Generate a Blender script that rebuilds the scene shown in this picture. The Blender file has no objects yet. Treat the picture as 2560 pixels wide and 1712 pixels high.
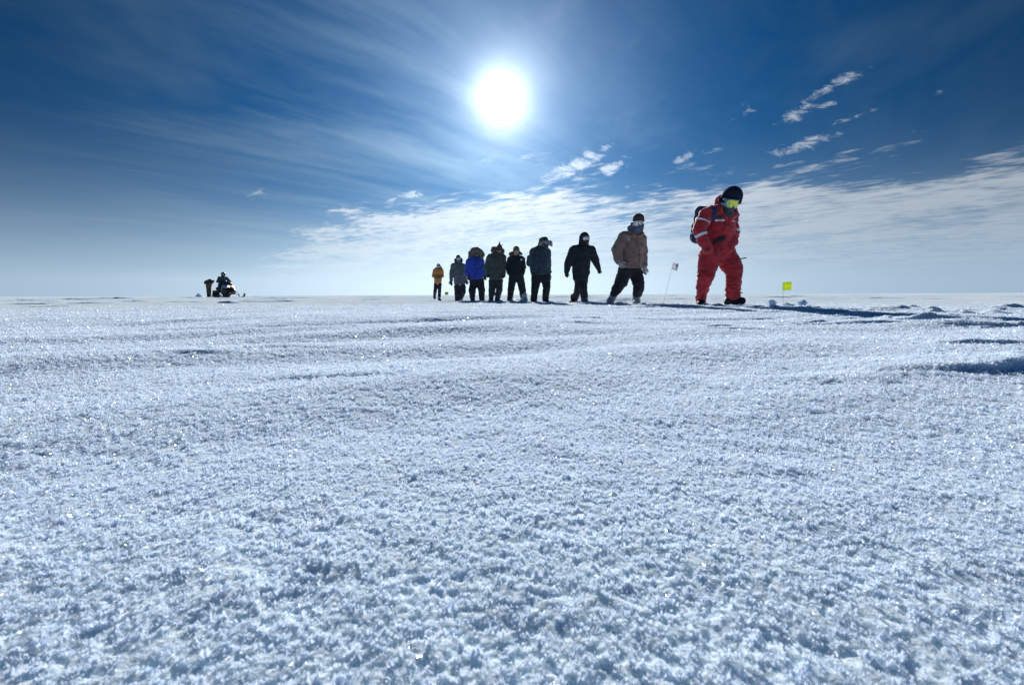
import bpy, math, random
import numpy as np
from mathutils import Vector, Matrix

random.seed(7)
rng = np.random.default_rng(7)
R = math.radians
sc = bpy.context.scene
COL = sc.collection

# ---------------------------------------------------------------- camera
F_PX, W_PX, H_PX = 1138.0, 2560.0, 1712.0
CAM_Z = 0.19
cam_d = bpy.data.cameras.new('camera'); cam = bpy.data.objects.new('camera', cam_d); COL.objects.link(cam)
cam_d.sensor_width = 36.0; cam_d.lens = 36.0 * F_PX / W_PX
cam_d.clip_start = 0.02; cam_d.clip_end = 20000
PITCH, ROLL = 5.97, -0.22
cam_rot = Matrix.Rotation(R(90 - PITCH), 3, 'X') @ Matrix.Rotation(R(ROLL), 3, 'Z')
cam.matrix_world = Matrix.Translation((0, 0, CAM_Z)) @ cam_rot.to_4x4()
cam_d.dof.use_dof = True; cam_d.dof.focus_distance = 4.0; cam_d.dof.aperture_fstop = 16
sc.camera = cam

def ray(u, v):                       # direction through a pixel of the 2560x1712 photograph
    d = cam_rot @ Vector(((u - W_PX/2)/F_PX, (H_PX/2 - v)/F_PX, -1.0))
    return d
def P(u, v, Y):                      # the point on that line of sight at depth Y
    d = ray(u, v); return Vector((0, 0, CAM_Z)) + d * (Y/d.y)

# ---------------------------------------------------------------- sun, sky, exposure
SUN_EL, SUN_AZ = 22.1, -1.2          # azimuth from +Y towards +X
sun_dir = Vector((math.sin(R(SUN_AZ))*math.cos(R(SUN_EL)), math.cos(R(SUN_AZ))*math.cos(R(SUN_EL)), math.sin(R(SUN_EL))))
sd = bpy.data.lights.new('sun', 'SUN'); so = bpy.data.objects.new('sun', sd); COL.objects.link(so)
sd.energy = 5.0; sd.angle = R(0.5); sd.color = (1.0, 0.94, 0.89)
so.rotation_euler = sun_dir.to_track_quat('Z', 'Y').to_euler(); so.location = sun_dir * 50
sc.view_settings.view_transform = 'Standard'; sc.view_settings.look = 'None'
sc.cycles.diffuse_bounces = 8; sc.cycles.max_bounces = 12
sc.view_settings.exposure = 0.30; sc.view_settings.gamma = 1.0
sc.view_settings.use_curve_mapping = False

class G:                             # small helper that writes math nodes
    def __init__(s, nt): s.nt = nt
    def put(s, node, i, v):
        if isinstance(v, bpy.types.NodeSocket): s.nt.links.new(v, node.inputs[i])
        elif v is not None: node.inputs[i].default_value = v
    def m(s, op, a, b=None, c=None, clamp=False):
        n = s.nt.nodes.new('ShaderNodeMath'); n.operation = op; n.use_clamp = clamp
        s.put(n, 0, a); s.put(n, 1, b); s.put(n, 2, c); return n.outputs[0]
    def v(s, op, a, b=None, out=0):
        n = s.nt.nodes.new('ShaderNodeVectorMath'); n.operation = op
        s.put(n, 0, a); s.put(n, 1, b); return n.outputs[out]
    def rng(s, x, a, b, c=0.0, d=1.0, smooth=True):
        n = s.nt.nodes.new('ShaderNodeMapRange'); n.interpolation_type = 'SMOOTHSTEP' if smooth else 'LINEAR'; n.clamp = True
        for i, q in enumerate((x, a, b, c, d)): s.put(n, i, q)
        return n.outputs[0]
    def xyz(s, x, y, z):
        n = s.nt.nodes.new('ShaderNodeCombineXYZ'); s.put(n, 0, x); s.put(n, 1, y); s.put(n, 2, z); return n.outputs[0]
    def sep(s, v):
        n = s.nt.nodes.new('ShaderNodeSeparateXYZ'); s.put(n, 0, v); return n.outputs
    def noise(s, vec, scale, detail=4, rough=0.5, dist=0.0, out='Fac'):
        n = s.nt.nodes.new('ShaderNodeTexNoise'); s.put(n, 'Vector', vec); n.inputs['Scale'].default_value = scale
        n.inputs['Detail'].default_value = detail; n.inputs['Roughness'].default_value = rough; n.inputs['Distortion'].default_value = dist
        return n.outputs[out]
    def mix(s, f, a, b, mode='MIX'):
        n = s.nt.nodes.new('ShaderNodeMix'); n.data_type = 'RGBA'; n.blend_type = mode; n.clamp_factor = True
        s.put(n, 0, f)
        for i, q in ((6, a), (7, b)):
            if isinstance(q, tuple) and len(q) == 3: q = (*q, 1)
            s.put(n, i, q)
        return n.outputs[2]
    def mapping(s, vec, loc=(0,0,0), rot=(0,0,0), scale=(1,1,1), kind='POINT'):
        n = s.nt.nodes.new('ShaderNodeMapping'); n.vector_type = kind; s.put(n, 0, vec)
        n.inputs['Location'].default_value = loc; n.inputs['Rotation'].default_value = rot; n.inputs['Scale'].default_value = scale
        return n.outputs[0]

def build_world():
    w = bpy.data.worlds.new('World'); sc.world = w; w.use_nodes = True
    nt = w.node_tree; nt.nodes.clear(); g = G(nt)
    out = nt.nodes.new('ShaderNodeOutputWorld'); bg = nt.nodes.new('ShaderNodeBackground')
    nt.links.new(bg.outputs[0], out.inputs[0]); bg.inputs[1].default_value = 0.1
    sky = nt.nodes.new('ShaderNodeTexSky'); sky.sky_type = 'NISHITA'; sky.sun_disc = False
    sky.sun_elevation = R(SUN_EL); sky.sun_rotation = R(SUN_AZ); sky.altitude = 2500
    sky.air_density = 1.0; sky.dust_density = 0.6; sky.ozone_density = 4.0
    tc = nt.nodes.new('ShaderNodeTexCoord'); D = g.v('NORMALIZE', tc.outputs['Generated'])
    x, y, z = g.sep(D)
    el = g.m('MULTIPLY', g.m('ARCSINE', z), 180/math.pi)
    cosang = g.v('DOT_PRODUCT', D, tuple(sun_dir), out=1)
    ang = g.m('MULTIPLY', g.m('ARCCOSINE', g.m('MINIMUM', cosang, 1.0)), 180/math.pi)
    front = g.rng(y, 0.02, 0.15)
    ys = g.m('MAXIMUM', y, 0.05)
    gx, gz = g.m('DIVIDE', x, ys), g.m('DIVIDE', z, ys)
    # colours are final radiance; all divided by the background strength at the end
    nish = g.v('SCALE', sky.outputs[0]); nish.node.inputs['Scale'].default_value = 0.1
    # clear, dry polar air: deeper and more saturated than the plain model, dimming away from the sun in the front half only
    deep = g.mix(1.0, nish, (0.003, 0.33, 0.52), 'MULTIPLY')
    fall = g.m('ADD', g.rng(y, 0.35, -0.3, 0.13, 0.62), g.m('MULTIPLY', 1.18, g.m('POWER', 2.718, g.m('MULTIPLY', ang, -1/34.0))))  # first term adds brightness behind the camera, filling snow shadows with blue
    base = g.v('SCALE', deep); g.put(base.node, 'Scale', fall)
    # brightness of thin cloud (forward scattering towards the sun)
    cb = g.m('ADD', 0.30, g.m('MULTIPLY', 0.98, g.m('POWER', 2.718, g.m('MULTIPLY', ang, -1/21.0))))
    cloudc = g.v('MULTIPLY', g.xyz(cb, cb, cb), (0.86, 0.95, 1.06))
    ci = g.m('ADD', 0.03, g.m('MULTIPLY', 1.0, g.m('POWER', 2.718, g.m('MULTIPLY', ang, -1/22.0))))
    circ = g.v('MULTIPLY', g.xyz(ci, ci, ci), (0.60, 0.92, 1.18))
    # cloud plane coordinates
    den = g.m('ADD', g.m('MAXIMUM', z, 0.0), 0.05)
    px, py = g.m('DIVIDE', x, den), g.m('DIVIDE', y, den)
    pl = g.xyz(px, py, 0.0)
    # --- cirrus streaks drawn out along azimuth 44 degrees on the left
    warp = g.noise(pl, 0.35, 3, 0.5, out='Color')
    plw = g.v('ADD', pl, g.v('MULTIPLY', g.v('SUBTRACT', warp, (0.5, 0.5, 0.5)), (0.8, 0.8, 0)))
    a = R(44)
    s1 = g.v('DOT_PRODUCT', plw, (math.sin(a), math.cos(a), 0), out=1)
    t1 = g.v('DOT_PRODUCT', plw, (math.cos(a), -math.sin(a), 0), out=1)
    n1 = g.noise(g.xyz(g.m('MULTIPLY', s1, 0.26), g.m('MULTIPLY', t1, 1.1), 3.7), 1.7, 8, 0.60, 0.15)
    n1b = g.noise(g.xyz(g.m('MULTIPLY', s1, 0.10), g.m('MULTIPLY', t1, 0.45), 9.1), 1.1, 3, 0.5)
    cir = g.m('MULTIPLY', g.rng(n1, 0.36, 0.74), g.rng(n1b, 0.33, 0.60))
    left = g.rng(gx, 0.45, -0.15)
    cir_a = g.m('MULTIPLY', g.m('MULTIPLY', cir, 0.50), g.m('ADD', 0.35, g.m('MULTIPLY', left, 0.65)))
    # broad soft veil overhead on the right
    n2 = g.noise(g.v('MULTIPLY', plw, (1.0, 0.6, 1)), 0.75, 5, 0.55)
    veil = g.m('MULTIPLY', g.m('MULTIPLY', g.rng(n2, 0.49, 0.76), 0.36), g.rng(y, -0.25, 0.25))
    hi = g.m('MULTIPLY', g.m('MAXIMUM', cir_a, veil), g.m('MULTIPLY', g.rng(el, 0, 8), g.rng(ang, 60, 22, 0.40, 1.0)))
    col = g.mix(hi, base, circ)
    # --- altocumulus deck low over the horizon, centre and right
    def gp(dx, dy):
        d = ray(dx*1.0917, dy*1.0917); return d.x/d.y, d.z/d.y
    cr = nt.nodes.new('ShaderNodeValToRGB'); e = cr.color_ramp
    pts = [(-2,700),(560,640),(730,505),(900,462),(1010,428),(1240,408),(1350,440),(1480,430),(1660,405),(1800,395),(2050,370),(2345,358),(2600,350)]
    xs = [gp(px_, 500)[0] for px_, _ in pts]; lo_, hi_ = xs[0], xs[-1]
    while len(e.elements) < len(pts): e.elements.new(0.5)
    for k, ((dx, dy), xx) in enumerate(zip(pts, xs)):
        e.elements[k].position = (xx-lo_)/(hi_-lo_); q = gp(dx, dy)[1]*2; e.elements[k].color = (q, q, q, 1)
    nt.links.new(g.m('DIVIDE', g.m('SUBTRACT', gx, lo_), hi_-lo_), cr.inputs[0])
    bnd = g.m('MULTIPLY', g.sep(cr.outputs[0])[0], 0.5)
    ac = R(-52)
    s3 = g.v('DOT_PRODUCT', pl, (math.sin(ac), math.cos(ac), 0), out=1)
    t3 = g.v('DOT_PRODUCT', pl, (math.cos(ac), -math.sin(ac), 0), out=1)
    c3 = g.xyz(g.m('MULTIPLY', s3, 0.75), g.m('MULTIPLY', t3, 1.1), 0.0)
    n3 = g.noise(c3, 1.25, 7, 0.60, 0.5)
    n3s = g.noise(g.xyz(g.m('MULTIPLY', s3, 2.4), g.m('MULTIPLY', t3, 4.6), 0.0), 2.0, 5, 0.6, 0.4)
    below = g.m('SUBTRACT', bnd, gz)              # > 0 inside the deck
    edge = g.m('ADD', g.m('MULTIPLY', g.m('SUBTRACT', n3, 0.5), 0.28), g.m('MULTIPLY', g.m('SUBTRACT', n3s, 0.5), 0.16))
    ins = g.rng(g.m('ADD', below, edge), -0.012, 0.060)
    tex = g.m('ADD', g.m('MULTIPLY', n3, 0.55), g.m('MULTIPLY', n3s, 0.45))
    dens = g.m('MULTIPLY', ins, g.rng(tex, 0.35, 0.58, 0.34, 1.0))
    dens = g.m('MULTIPLY', dens, front)
    col = g.mix(g.m('MULTIPLY', dens, 0.92), col, cloudc)
    # --- single torn cloudlets: (x, y, half length, half width, slope deg) placed by direction in the sky
    gv = g.xyz(gx, gz, 0.0)
    ncl = g.noise(g.mapping(gv, rot=(0,0,R(-20)), scale=(1.0, 2.4, 1)), 24, 7, 0.68, 0.6)
    tot = None
    for (dx, dy, L, Wd, sl, st) in [(1325,375,88,17,24,1),(1400,384,48,15,16,1),(1385,340,34,8,20,.8),(1330,408,30,6,6,.7),
            (1845,330,100,13,16,.9),(1560,364,38,9,24,.8),(1635,346,32,7,8,.7),(1542,327,28,6,6,.6),(1700,258,60,12,12,.45),
            (1820,262,66,12,22,.8),(1895,240,30,7,18,.7),(1905,200,88,12,26,.75),(1950,270,72,5,18,.7),(2148,210,32,6,14,.45),
            (1780,280,40,7,20,.5),(590,442,34,13,10,.55),(950,446,34,10,2,.9),(880,460,20,10,0,.5),(280,507,16,3,4,.5),(492,523,22,4,0,.5),(2040,165,14,3,20,.5),
            (700,412,36,4,6,.3),(770,412,40,3,8,.3),(1450,425,26,5,10,.6),(2100,300,40,5,10,.3)]:
        cx, cz = gp(dx, dy); k = 1/1042.0
        m_ = g.mapping(gv, loc=(cx, cz, 0), rot=(0,0,R(sl)), scale=(L*k*1.15, Wd*k*1.6, 1), kind='TEXTURE')
        ln = g.v('LENGTH', m_, out=1)
        mk = g.m('MULTIPLY', g.rng(ln, 1.35, 0.0), st)
        tot = mk if tot is None else g.m('MAXIMUM', tot, mk)
    cl = g.rng(g.m('ADD', g.m('MULTIPLY', tot, 0.95), g.m('MULTIPLY', g.m('SUBTRACT', ncl, 0.5), 2.6)), 0.42, 1.15)
    cl = g.m('MULTIPLY', cl, g.rng(tot, 0.0, 0.25))
    cl = g.m('MULTIPLY', g.m('MULTIPLY', cl, front), 0.66)
    col = g.mix(cl, col, g.v('SCALE', cloudc)); nt.nodes[-1]
    for n_ in nt.nodes:
        if n_.type == 'VECT_MATH' and n_.operation == 'SCALE' and not n_.inputs['Scale'].is_linked and n_.inputs['Scale'].default_value == 1.0:
            n_.inputs['Scale'].default_value = 1.12
    # --- pale ice haze towards the horizon, brighter under the sun
    az = g.m('MULTIPLY', g.m('ARCTAN2', x, y), 180/math.pi)
    azn = g.m('ABSOLUTE', g.m('SUBTRACT', az, SUN_AZ - 2))
    hb = g.m('ADD', g.rng(y, -0.3, 0.5, 0.08, 0.34), g.m('MULTIPLY', 0.46, g.m('POWER', 2.718, g.m('MULTIPLY', g.m('MULTIPLY', azn, azn), -1/(30.0**2)))))
    hazec = g.v('ADD', g.v('MULTIPLY', g.xyz(hb, hb, hb), (0.86, 1.0, 1.03)), (-0.02, 0.035, 0.14))
    nh = g.noise(g.xyz(g.m('MULTIPLY', gx, 1.6), g.m('MULTIPLY', gz, 22.0), 0.0), 1.0, 5, 0.6)
    hz = g.m('POWER', 2.718, g.m('MULTIPLY', g.m('POWER', g.m('DIVIDE', g.m('MAXIMUM', el, 0.0), 6.5), 1.4), -1.0))
    hz = g.m('MULTIPLY', hz, g.m('ADD', 0.98, g.m('MULTIPLY', nh, 0.30)), clamp=True)
    col = g.mix(hz, col, hazec)
    # --- bright aureole of the thin ice cloud round the sun
    au = g.m('POWER', 2.718, g.m('MULTIPLY', ang, -1/6.0))
    core = g.m('POWER', 2.718, g.m('MULTIPLY', ang, -1/1.35))
    glow = g.m('ADD', g.m('MULTIPLY', g.m('MULTIPLY', au, g.rng(n2, 0.35, 0.75, 0.42, 0.85)), 1.0), g.m('MULTIPLY', core, 3.4))
    col = g.v('ADD', col, g.v('MULTIPLY', g.xyz(glow, glow, glow), (0.94, 1.0, 1.04)))
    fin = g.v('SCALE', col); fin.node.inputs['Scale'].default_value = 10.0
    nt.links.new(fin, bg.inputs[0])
    w.cycles.sampling_method = 'MANUAL'; w.cycles.sample_map_resolution = 1024
build_world()

# ---------------------------------------------------------------- noise in numpy
def _h(ix, iy, iz, seed):
    v = (ix.astype(np.int64)*374761393 + iy.astype(np.int64)*668265263 + iz.astype(np.int64)*2147483647//3 + seed*974634777) & 0xffffffff
    v = ((v ^ (v >> 13)) * 1274126177) & 0xffffffff
    v = ((v ^ (v >> 16)) * 2246822519) & 0xffffffff
    return ((v ^ (v >> 15)) & 0xffffff) / float(0xffffff)
def vn2(x, y, seed=0):
    x = np.asarray(x, float); y = np.asarray(y, float)
    ix = np.floor(x); iy = np.floor(y); fx = x-ix; fy = y-iy
    z0 = np.zeros_like(ix)
    u = fx*fx*fx*(fx*(fx*6-15)+10); v = fy*fy*fy*(fy*(fy*6-15)+10)
    a = _h(ix, iy, z0, seed); b = _h(ix+1, iy, z0, seed); c = _h(ix, iy+1, z0, seed); d = _h(ix+1, iy+1, z0, seed)
    return (a*(1-u)+b*u)*(1-v) + (c*(1-u)+d*u)*v - 0.5
def rn2(x, y, seed=0):                # rotated sum: hides the lattice
    c, s = math.cos(0.6+seed), math.sin(0.6+seed)
    return vn2(x, y, seed) + vn2(c*x-s*y+17.3, s*x+c*y+5.1, seed+11)
def vn3(p, seed=0):
    i = np.floor(p); f = p-i; u = f*f*(3-2*f); r = 0
    for dx in (0, 1):
        for dy in (0, 1):
            for dz in (0, 1):
                w = (u[..., 0] if dx else 1-u[..., 0])*(u[..., 1] if dy else 1-u[..., 1])*(u[..., 2] if dz else 1-u[..., 2])
                r = r + w*_h(i[..., 0]+dx, i[..., 1]+dy, i[..., 2]+dz, seed)
    return r - 0.5

# ---------------------------------------------------------------- materials
def mat(name, col, rough=0.8, var=0.12, bump=0.0, bscale=60, sheen=0.0, metal=0.0, spec=0.3, emis=None, trans=0.0, vscale=6.0):
    m = bpy.data.materials.new(name); m.use_nodes = True; nt = m.node_tree; g = G(nt)
    b = nt.nodes['Principled BSDF']; tc = nt.nodes.new('ShaderNodeTexCoord'); o = tc.outputs['Object']
    n = g.noise(o, vscale, 4, 0.6)
    dark = tuple(c*(1-var) for c in col); lite = tuple(min(1, c*(1+var)) for c in col)
    nt.links.new(g.mix(g.rng(n, 0.3, 0.7), dark, lite), b.inputs['Base Color'])
    b.inputs['Roughness'].default_value = rough; b.inputs['Metallic'].default_value = metal
    b.inputs['Specular IOR Level'].default_value = spec
    b.inputs['Sheen Weight'].default_value = sheen
    if bump:
        bn = nt.nodes.new('ShaderNodeBump'); bn.inputs['Strength'].default_value = bump; bn.inputs['Distance'].default_value = 0.004
        nt.links.new(g.noise(o, bscale, 3, 0.6), bn.inputs['Height']); nt.links.new(bn.outputs[0], b.inputs['Normal'])
    if emis:
        b.inputs['Emission Color'].default_value = (*emis[:3], 1); b.inputs['Emission Strength'].default_value = emis[3]
    if trans:
        t = nt.nodes.new('ShaderNodeBsdfTranslucent'); t.inputs[0].default_value = (*col, 1)
        mx = nt.nodes.new('ShaderNodeMixShader'); mx.inputs[0].default_value = trans
        nt.links.new(b.outputs[0], mx.inputs[1]); nt.links.new(t.outputs[0], mx.inputs[2])
        nt.links.new(mx.outputs[0], nt.nodes['Material Output'].inputs[0])
    return m

def snow_material():
    m = bpy.data.materials.new('snow_surface'); m.use_nodes = True; nt = m.node_tree; g = G(nt)
    b = nt.nodes['Principled BSDF']; tc = nt.nodes.new('ShaderNodeTexCoord'); o = tc.outputs['Object']
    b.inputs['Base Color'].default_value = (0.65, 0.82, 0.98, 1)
    b.inputs['Roughness'].default_value = 0.8; b.inputs['Specular IOR Level'].default_value = 0.0
    b.inputs['Subsurface Weight'].default_value = SSS_W; b.inputs['Subsurface Radius'].default_value = (1.0, 1.0, 1.0)
    b.inputs['Subsurface Scale'].default_value = 0.014
    n1 = g.noise(o, 190, 3, 0.65); n2 = g.noise(o, 45, 2, 0.5)
    oa = g.v('MULTIPLY', o, (0.6, 1.0, 1.0)); n3 = g.noise(oa, 11, 3, 0.6); n4 = g.noise(oa, 2.6, 3, 0.6)
    hgt = g.m('ADD', g.m('ADD', g.m('MULTIPLY', n1, 0.6), g.m('MULTIPLY', n2, 0.9)), g.m('ADD', g.m('MULTIPLY', n3, 1.6), g.m('MULTIPLY', n4, 3.5)))
    bn = nt.nodes.new('ShaderNodeBump'); bn.inputs['Strength'].default_value = 0.9; bn.inputs['Distance'].default_value = 0.006
    nt.links.new(hgt, bn.inputs['Height']); nt.links.new(bn.outputs[0], b.inputs['Normal'])
    # ice glints: a few grains turned at random carry a tight gloss
    vo = nt.nodes.new('ShaderNodeTexVoronoi'); vo.inputs['Scale'].default_value = 260; nt.links.new(o, vo.inputs['Vector'])
    rnd = g.v('NORMALIZE', g.v('ADD', g.v('MULTIPLY', g.v('SUBTRACT', vo.outputs['Color'], (0.5, 0.5, 0.5)), (1.9, 1.9, 1.2)), (0, 0, 0.8)))
    gl = nt.nodes.new('ShaderNodeBsdfGlossy'); gl.inputs['Roughness'].default_value = 0.16; gl.inputs['Color'].default_value = (1, 1, 1, 1)
    nt.links.new(rnd, gl.inputs['Normal'])
    wn = nt.nodes.new('ShaderNodeTexWhiteNoise'); nt.links.new(vo.outputs['Color'], wn.inputs['Vector'])
    sel = g.rng(wn.outputs['Value'], 0.94, 0.945, 0.0, 0.10)
    mx = nt.nodes.new('ShaderNodeMixShader'); nt.links.new(sel, mx.inputs[0])
    nt.links.new(b.outputs[0], mx.inputs[1]); nt.links.new(gl.outputs[0], mx.inputs[2])
    nt.links.new(mx.outputs[0], nt.nodes['Material Output'].inputs[0])
    return m
def frost_material():
    m = bpy.data.materials.new('hoar_frost'); m.use_nodes = True; nt = m.node_tree
    nt.nodes.clear(); out = nt.nodes.new('ShaderNodeOutputMaterial')
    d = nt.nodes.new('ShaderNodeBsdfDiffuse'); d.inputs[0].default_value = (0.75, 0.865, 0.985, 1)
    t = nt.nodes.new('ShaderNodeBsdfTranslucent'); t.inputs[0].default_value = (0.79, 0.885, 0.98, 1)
    gl = nt.nodes.new('ShaderNodeBsdfGlossy'); gl.inputs['Roughness'].default_value = 0.32
    a = nt.nodes.new('ShaderNodeMixShader'); a.inputs[0].default_value = 0.5
    nt.links.new(d.outputs[0], a.inputs[1]); nt.links.new(t.outputs[0], a.inputs[2])
    b = nt.nodes.new('ShaderNodeMixShader'); b.inputs[0].default_value = 0.14
    nt.links.new(a.outputs[0], b.inputs[1]); nt.links.new(gl.outputs[0], b.inputs[2])
    nt.links.new(b.outputs[0], out.inputs[0]); return m
SSS_W = 0.6
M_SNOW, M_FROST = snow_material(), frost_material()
M_LUMP = M_SNOW.copy(); M_LUMP.name = 'snow_clod'; M_LUMP.node_tree.nodes['Principled BSDF'].inputs['Subsurface Weight'].default_value = 0.0

# ---------------------------------------------------------------- mesh helpers
def link_mesh(name, verts, faces, m, parent=None, smooth=True):
    me = bpy.data.meshes.new(name); verts = np.asarray(verts, np.float32); faces = np.asarray(faces, np.int32)
    k = faces.shape[1]
    me.vertices.add(len(verts)); me.vertices.foreach_set('co', verts.ravel())
    me.loops.add(faces.size); me.loops.foreach_set('vertex_index', faces.ravel())
    me.polygons.add(len(faces)); me.polygons.foreach_set('loop_start', np.arange(0, faces.size, k, dtype=np.int32))
    me.polygons.foreach_set('use_smooth', np.full(len(faces), smooth))
    me.update(calc_edges=True); me.materials.append(m)
    o = bpy.data.objects.new(name, me); COL.objects.link(o)
    if parent: o.parent = parent
    return o
def tag(o, label=None, cat=None, group=None, kind=None):
    if label: o['label'] = label
    if cat: o['category'] = cat
    if group: o['group'] = group
    if kind: o['kind'] = kind
    return o
def empty(name, loc, label, cat, group=None):
    o = bpy.data.objects.new(name, None); COL.objects.link(o); o.location = loc; o.empty_display_size = 0.2
    return tag(o, label, cat, group)

# ---------------------------------------------------------------- terrain
def drift(x, y, cx, cy, w, back, h, face=0.9, seed=1, rag=0.0):
    """wind drift: long back slope away from us, steep face (rise/run = face) towards us, w = half width"""
    cy = cy + rag*rn2(x/(w*0.35), x*0+seed, seed)
    x = x + 0.30*w*rn2(x/(w*0.7), y/(w*0.35), seed+3)
    y = y + 0.10*w*rn2(x/(w*0.45), y/(w*0.3), seed+4)
    sk = 0.35*math.sin(seed*2.1); u = (x-cx)/w; u = u + sk*(1-np.clip(u*u, 0, 1)); env = np.clip(1-u*u, 0, 1)**1.2
    v = y-cy - 0.25*w*u*u*0.3
    hh = h*env*(0.85+0.55*rn2(x/(w*0.35), y/(w*0.3), seed)); lf = np.maximum(h/face, 1e-4)
    t = np.clip((v+lf)/lf, 0, 1); up = t*t*(3-2*t)
    s = np.clip(1-v/back, 0, 1); dn = s*s*(3-2*s)
    return hh*np.where(v < 0, up, dn)
def sp(dx, dy, z=0.0):              # ground point seen at a spot of the (displayed 2345 px wide) photograph
    d = ray(dx*1.0917, dy*1.0917); t = (z-CAM_Z)/d.z
    return d.x*t, d.y*t
DRIFTS = []
def add_drift(dx, dy, halfw_px, h_px, back_mul=4, face=0.9, rag=0.2, seed=1):
    x0, y0 = sp(dx, dy); k = y0/1042.0
    h = h_px*k
    DRIFTS.append((x0, y0, halfw_px*k, max(h*back_mul, 0.1), h, face, seed, rag*h*2))
add_drift(2300, 850, 330, 30, 8, 0.75, 0.5, 2)
add_drift(1900, 868, 460, 9, 12, 0.16, 3.0, 3)
add_drift(2320, 795, 170, 12, 8, 0.7, 0.6, 4)
add_drift(2040, 709, 62, 10, 9, 0.7, 0.3, 5)
add_drift(2340, 706, 55, 11, 9, 0.8, 0.2, 6)
add_drift(1668, 751, 66, 11, 7, 0.7, 0.6, 7)
add_drift(1890, 743, 210, 12, 7, 0.65, 0.8, 8)
add_drift(2130, 737, 150, 10, 7, 0.7, 0.8, 9)
add_drift(2300, 744, 140, 9, 7, 0.7, 0.8, 10)
add_drift(1640, 757, 130, 4, 10, 0.5, 0.5, 11)
add_drift(1340, 736, 70, 5, 10, 0.6, 0.4, 12)
add_drift(1350, 748, 60, 3, 10, 0.6, 0.4, 13)
add_drift(1840, 772, 30, 3, 10, 0.6, 0.4, 14)
add_drift(525, 695, 34, 5, 7, 0.7, 0.1, 15)
add_drift(470, 808, 150, 5, 12, 0.24, 1.0, 16)
add_drift(1000, 738, 60, 3, 12, 0.4, 0.5, 17)
add_drift(620, 797, 260, 4, 12, 0.2, 1.0, 18)
add_drift(820, 860, 260, 5, 12, 0.17, 1.0, 19)
add_drift(1880, 716, 90, 7, 6, 0.7, 0.6, 20)
add_drift(2000, 724, 110, 6, 6, 0.8, 0.6, 21)
add_drift(1500, 706, 120, 4, 8, 0.6, 0.3, 22)
add_drift(80, 702, 80, 4, 8, 0.6, 0.3, 23)
add_drift(250, 686, 60, 4, 8, 0.7, 0.3, 24)
_r = random.Random(5)
for i in range(26):                 # broken snow beside the trodden line, right of the first walker
    add_drift(_r.uniform(1730, 2360), _r.uniform(705, 748), _r.uniform(14, 60), _r.uniform(3, 8), 5, _r.uniform(0.7, 1.1), 0.8, 30+i)
for i in range(150):                 # far sastrugi scattered over the plain
    yy = _r.uniform(11, 48); xx = _r.uniform(-1.2, 1.2)*yy; hh = _r.uniform(0.014, 0.035)*(1+yy/30)
    DRIFTS.append((xx, yy, _r.uniform(0.25, 1.1)*(1+yy/40), hh*8, hh, _r.uniform(0.6, 1.0), 60+i, hh))
WALK = [(-2.9, 24), (-2.9, 21.4), (-1.9, 17), (-0.9, 14.6), (0.7, 12.3), (1.85, 11.3), (2.5, 9), (3.1, 7.0), (3.7, 5.4), (4.4, 4.4), (6.5, 2.8)]
def path_dist(x, y):
    best = np.full(x.shape, 1e9)
    for (ax, ay), (bx, by) in zip(WALK[:-1], WALK[1:]):
        dx, dy = bx-ax, by-ay; t = np.clip(((x-ax)*dx+(y-ay)*dy)/(dx*dx+dy*dy), 0, 1)
        best = np.minimum(best, np.hypot(x-ax-t*dx, y-ay-t*dy))
    return best
def gauss(x, y, cx, cy, sx, sy): return np.exp(-((x-cx)/sx)**2 - ((y-cy)/sy)**2)
def smst(x, a, b):
    t = np.clip((x-a)/(b-a), 0, 1); return t*t*(3-2*t)
def coarse(x, y):
    r = np.hypot(x, y)
    z = 0.030*gauss(x, y, 3.2, 7.0, 1.6, 1.5) - 0.085*gauss(x, y, -2.9, 21.6, 3.2, 4.0) - 0.05*gauss(x, y, -1.9, 17.0, 1.8, 1.6)
    z = z + 0.085*gauss(x, y, -18.5, 32, 9, 9) + 0.03*gauss(x, y, -24, 40, 12, 8)
    xd = x*math.cos(0.35)+y*math.sin(0.35); yd = -x*math.sin(0.35)+y*math.cos(0.35)
    z = z + 0.026*rn2(x/1.7+3, y/0.8, 1)*smst(r, 0.5, 2.5)*(1-0.6*smst(r, 4, 7)) + 0.031*rn2(xd/1.2, yd/0.30, 14)*smst(r, 0.22, 1.0)*(1-0.7*smst(r, 4, 7)) + 0.005*rn2(x/0.50, y/0.24, 2) + 0.004*rn2(x/0.15, y/0.09, 12)*smst(r, 1.0, 3.5)
    # sastrugi: long low ridges lying across the view
    f1 = rn2(x/2.6, y/1.1+9, 3); f1 = np.clip(f1, 0, 1)
    z = z + 0.05*f1**1.5*smst(r, 4, 12)
    f2 = rn2(x/7.0+4, y/4.0, 5); z = z + 0.13*np.clip(f2-0.12, 0, 1)**1.3*smst(r, 24, 60)
    f3 = rn2(x/26.0, y/12.0, 6); z = z + 0.16*np.clip(f3-0.1, 0, 1)*smst(r, 60, 140)
    for (cx, cy, w, b, h, fc, sd_, rg) in DRIFTS:
        k = (np.abs(x-cx) < w*1.05) & (y > cy-h/fc*2-rg*2-w*.2) & (y < cy+b+rg*2+w*.2)
        if k.any(): z[k] += drift(x[k], y[k], cx, cy, w, b, h, fc, sd_, rg)
    # the line of trodden snow
    pd = path_dist(x, y); band = np.exp(-(pd/0.36)**2)*smst(r, 1.5, 3.5)
    z = z + band*(0.055*rn2(x/0.15, y/0.20, 7)+0.03*np.abs(rn2(x/0.07, y/0.07, 8)) - 0.018)
    return z
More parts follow.
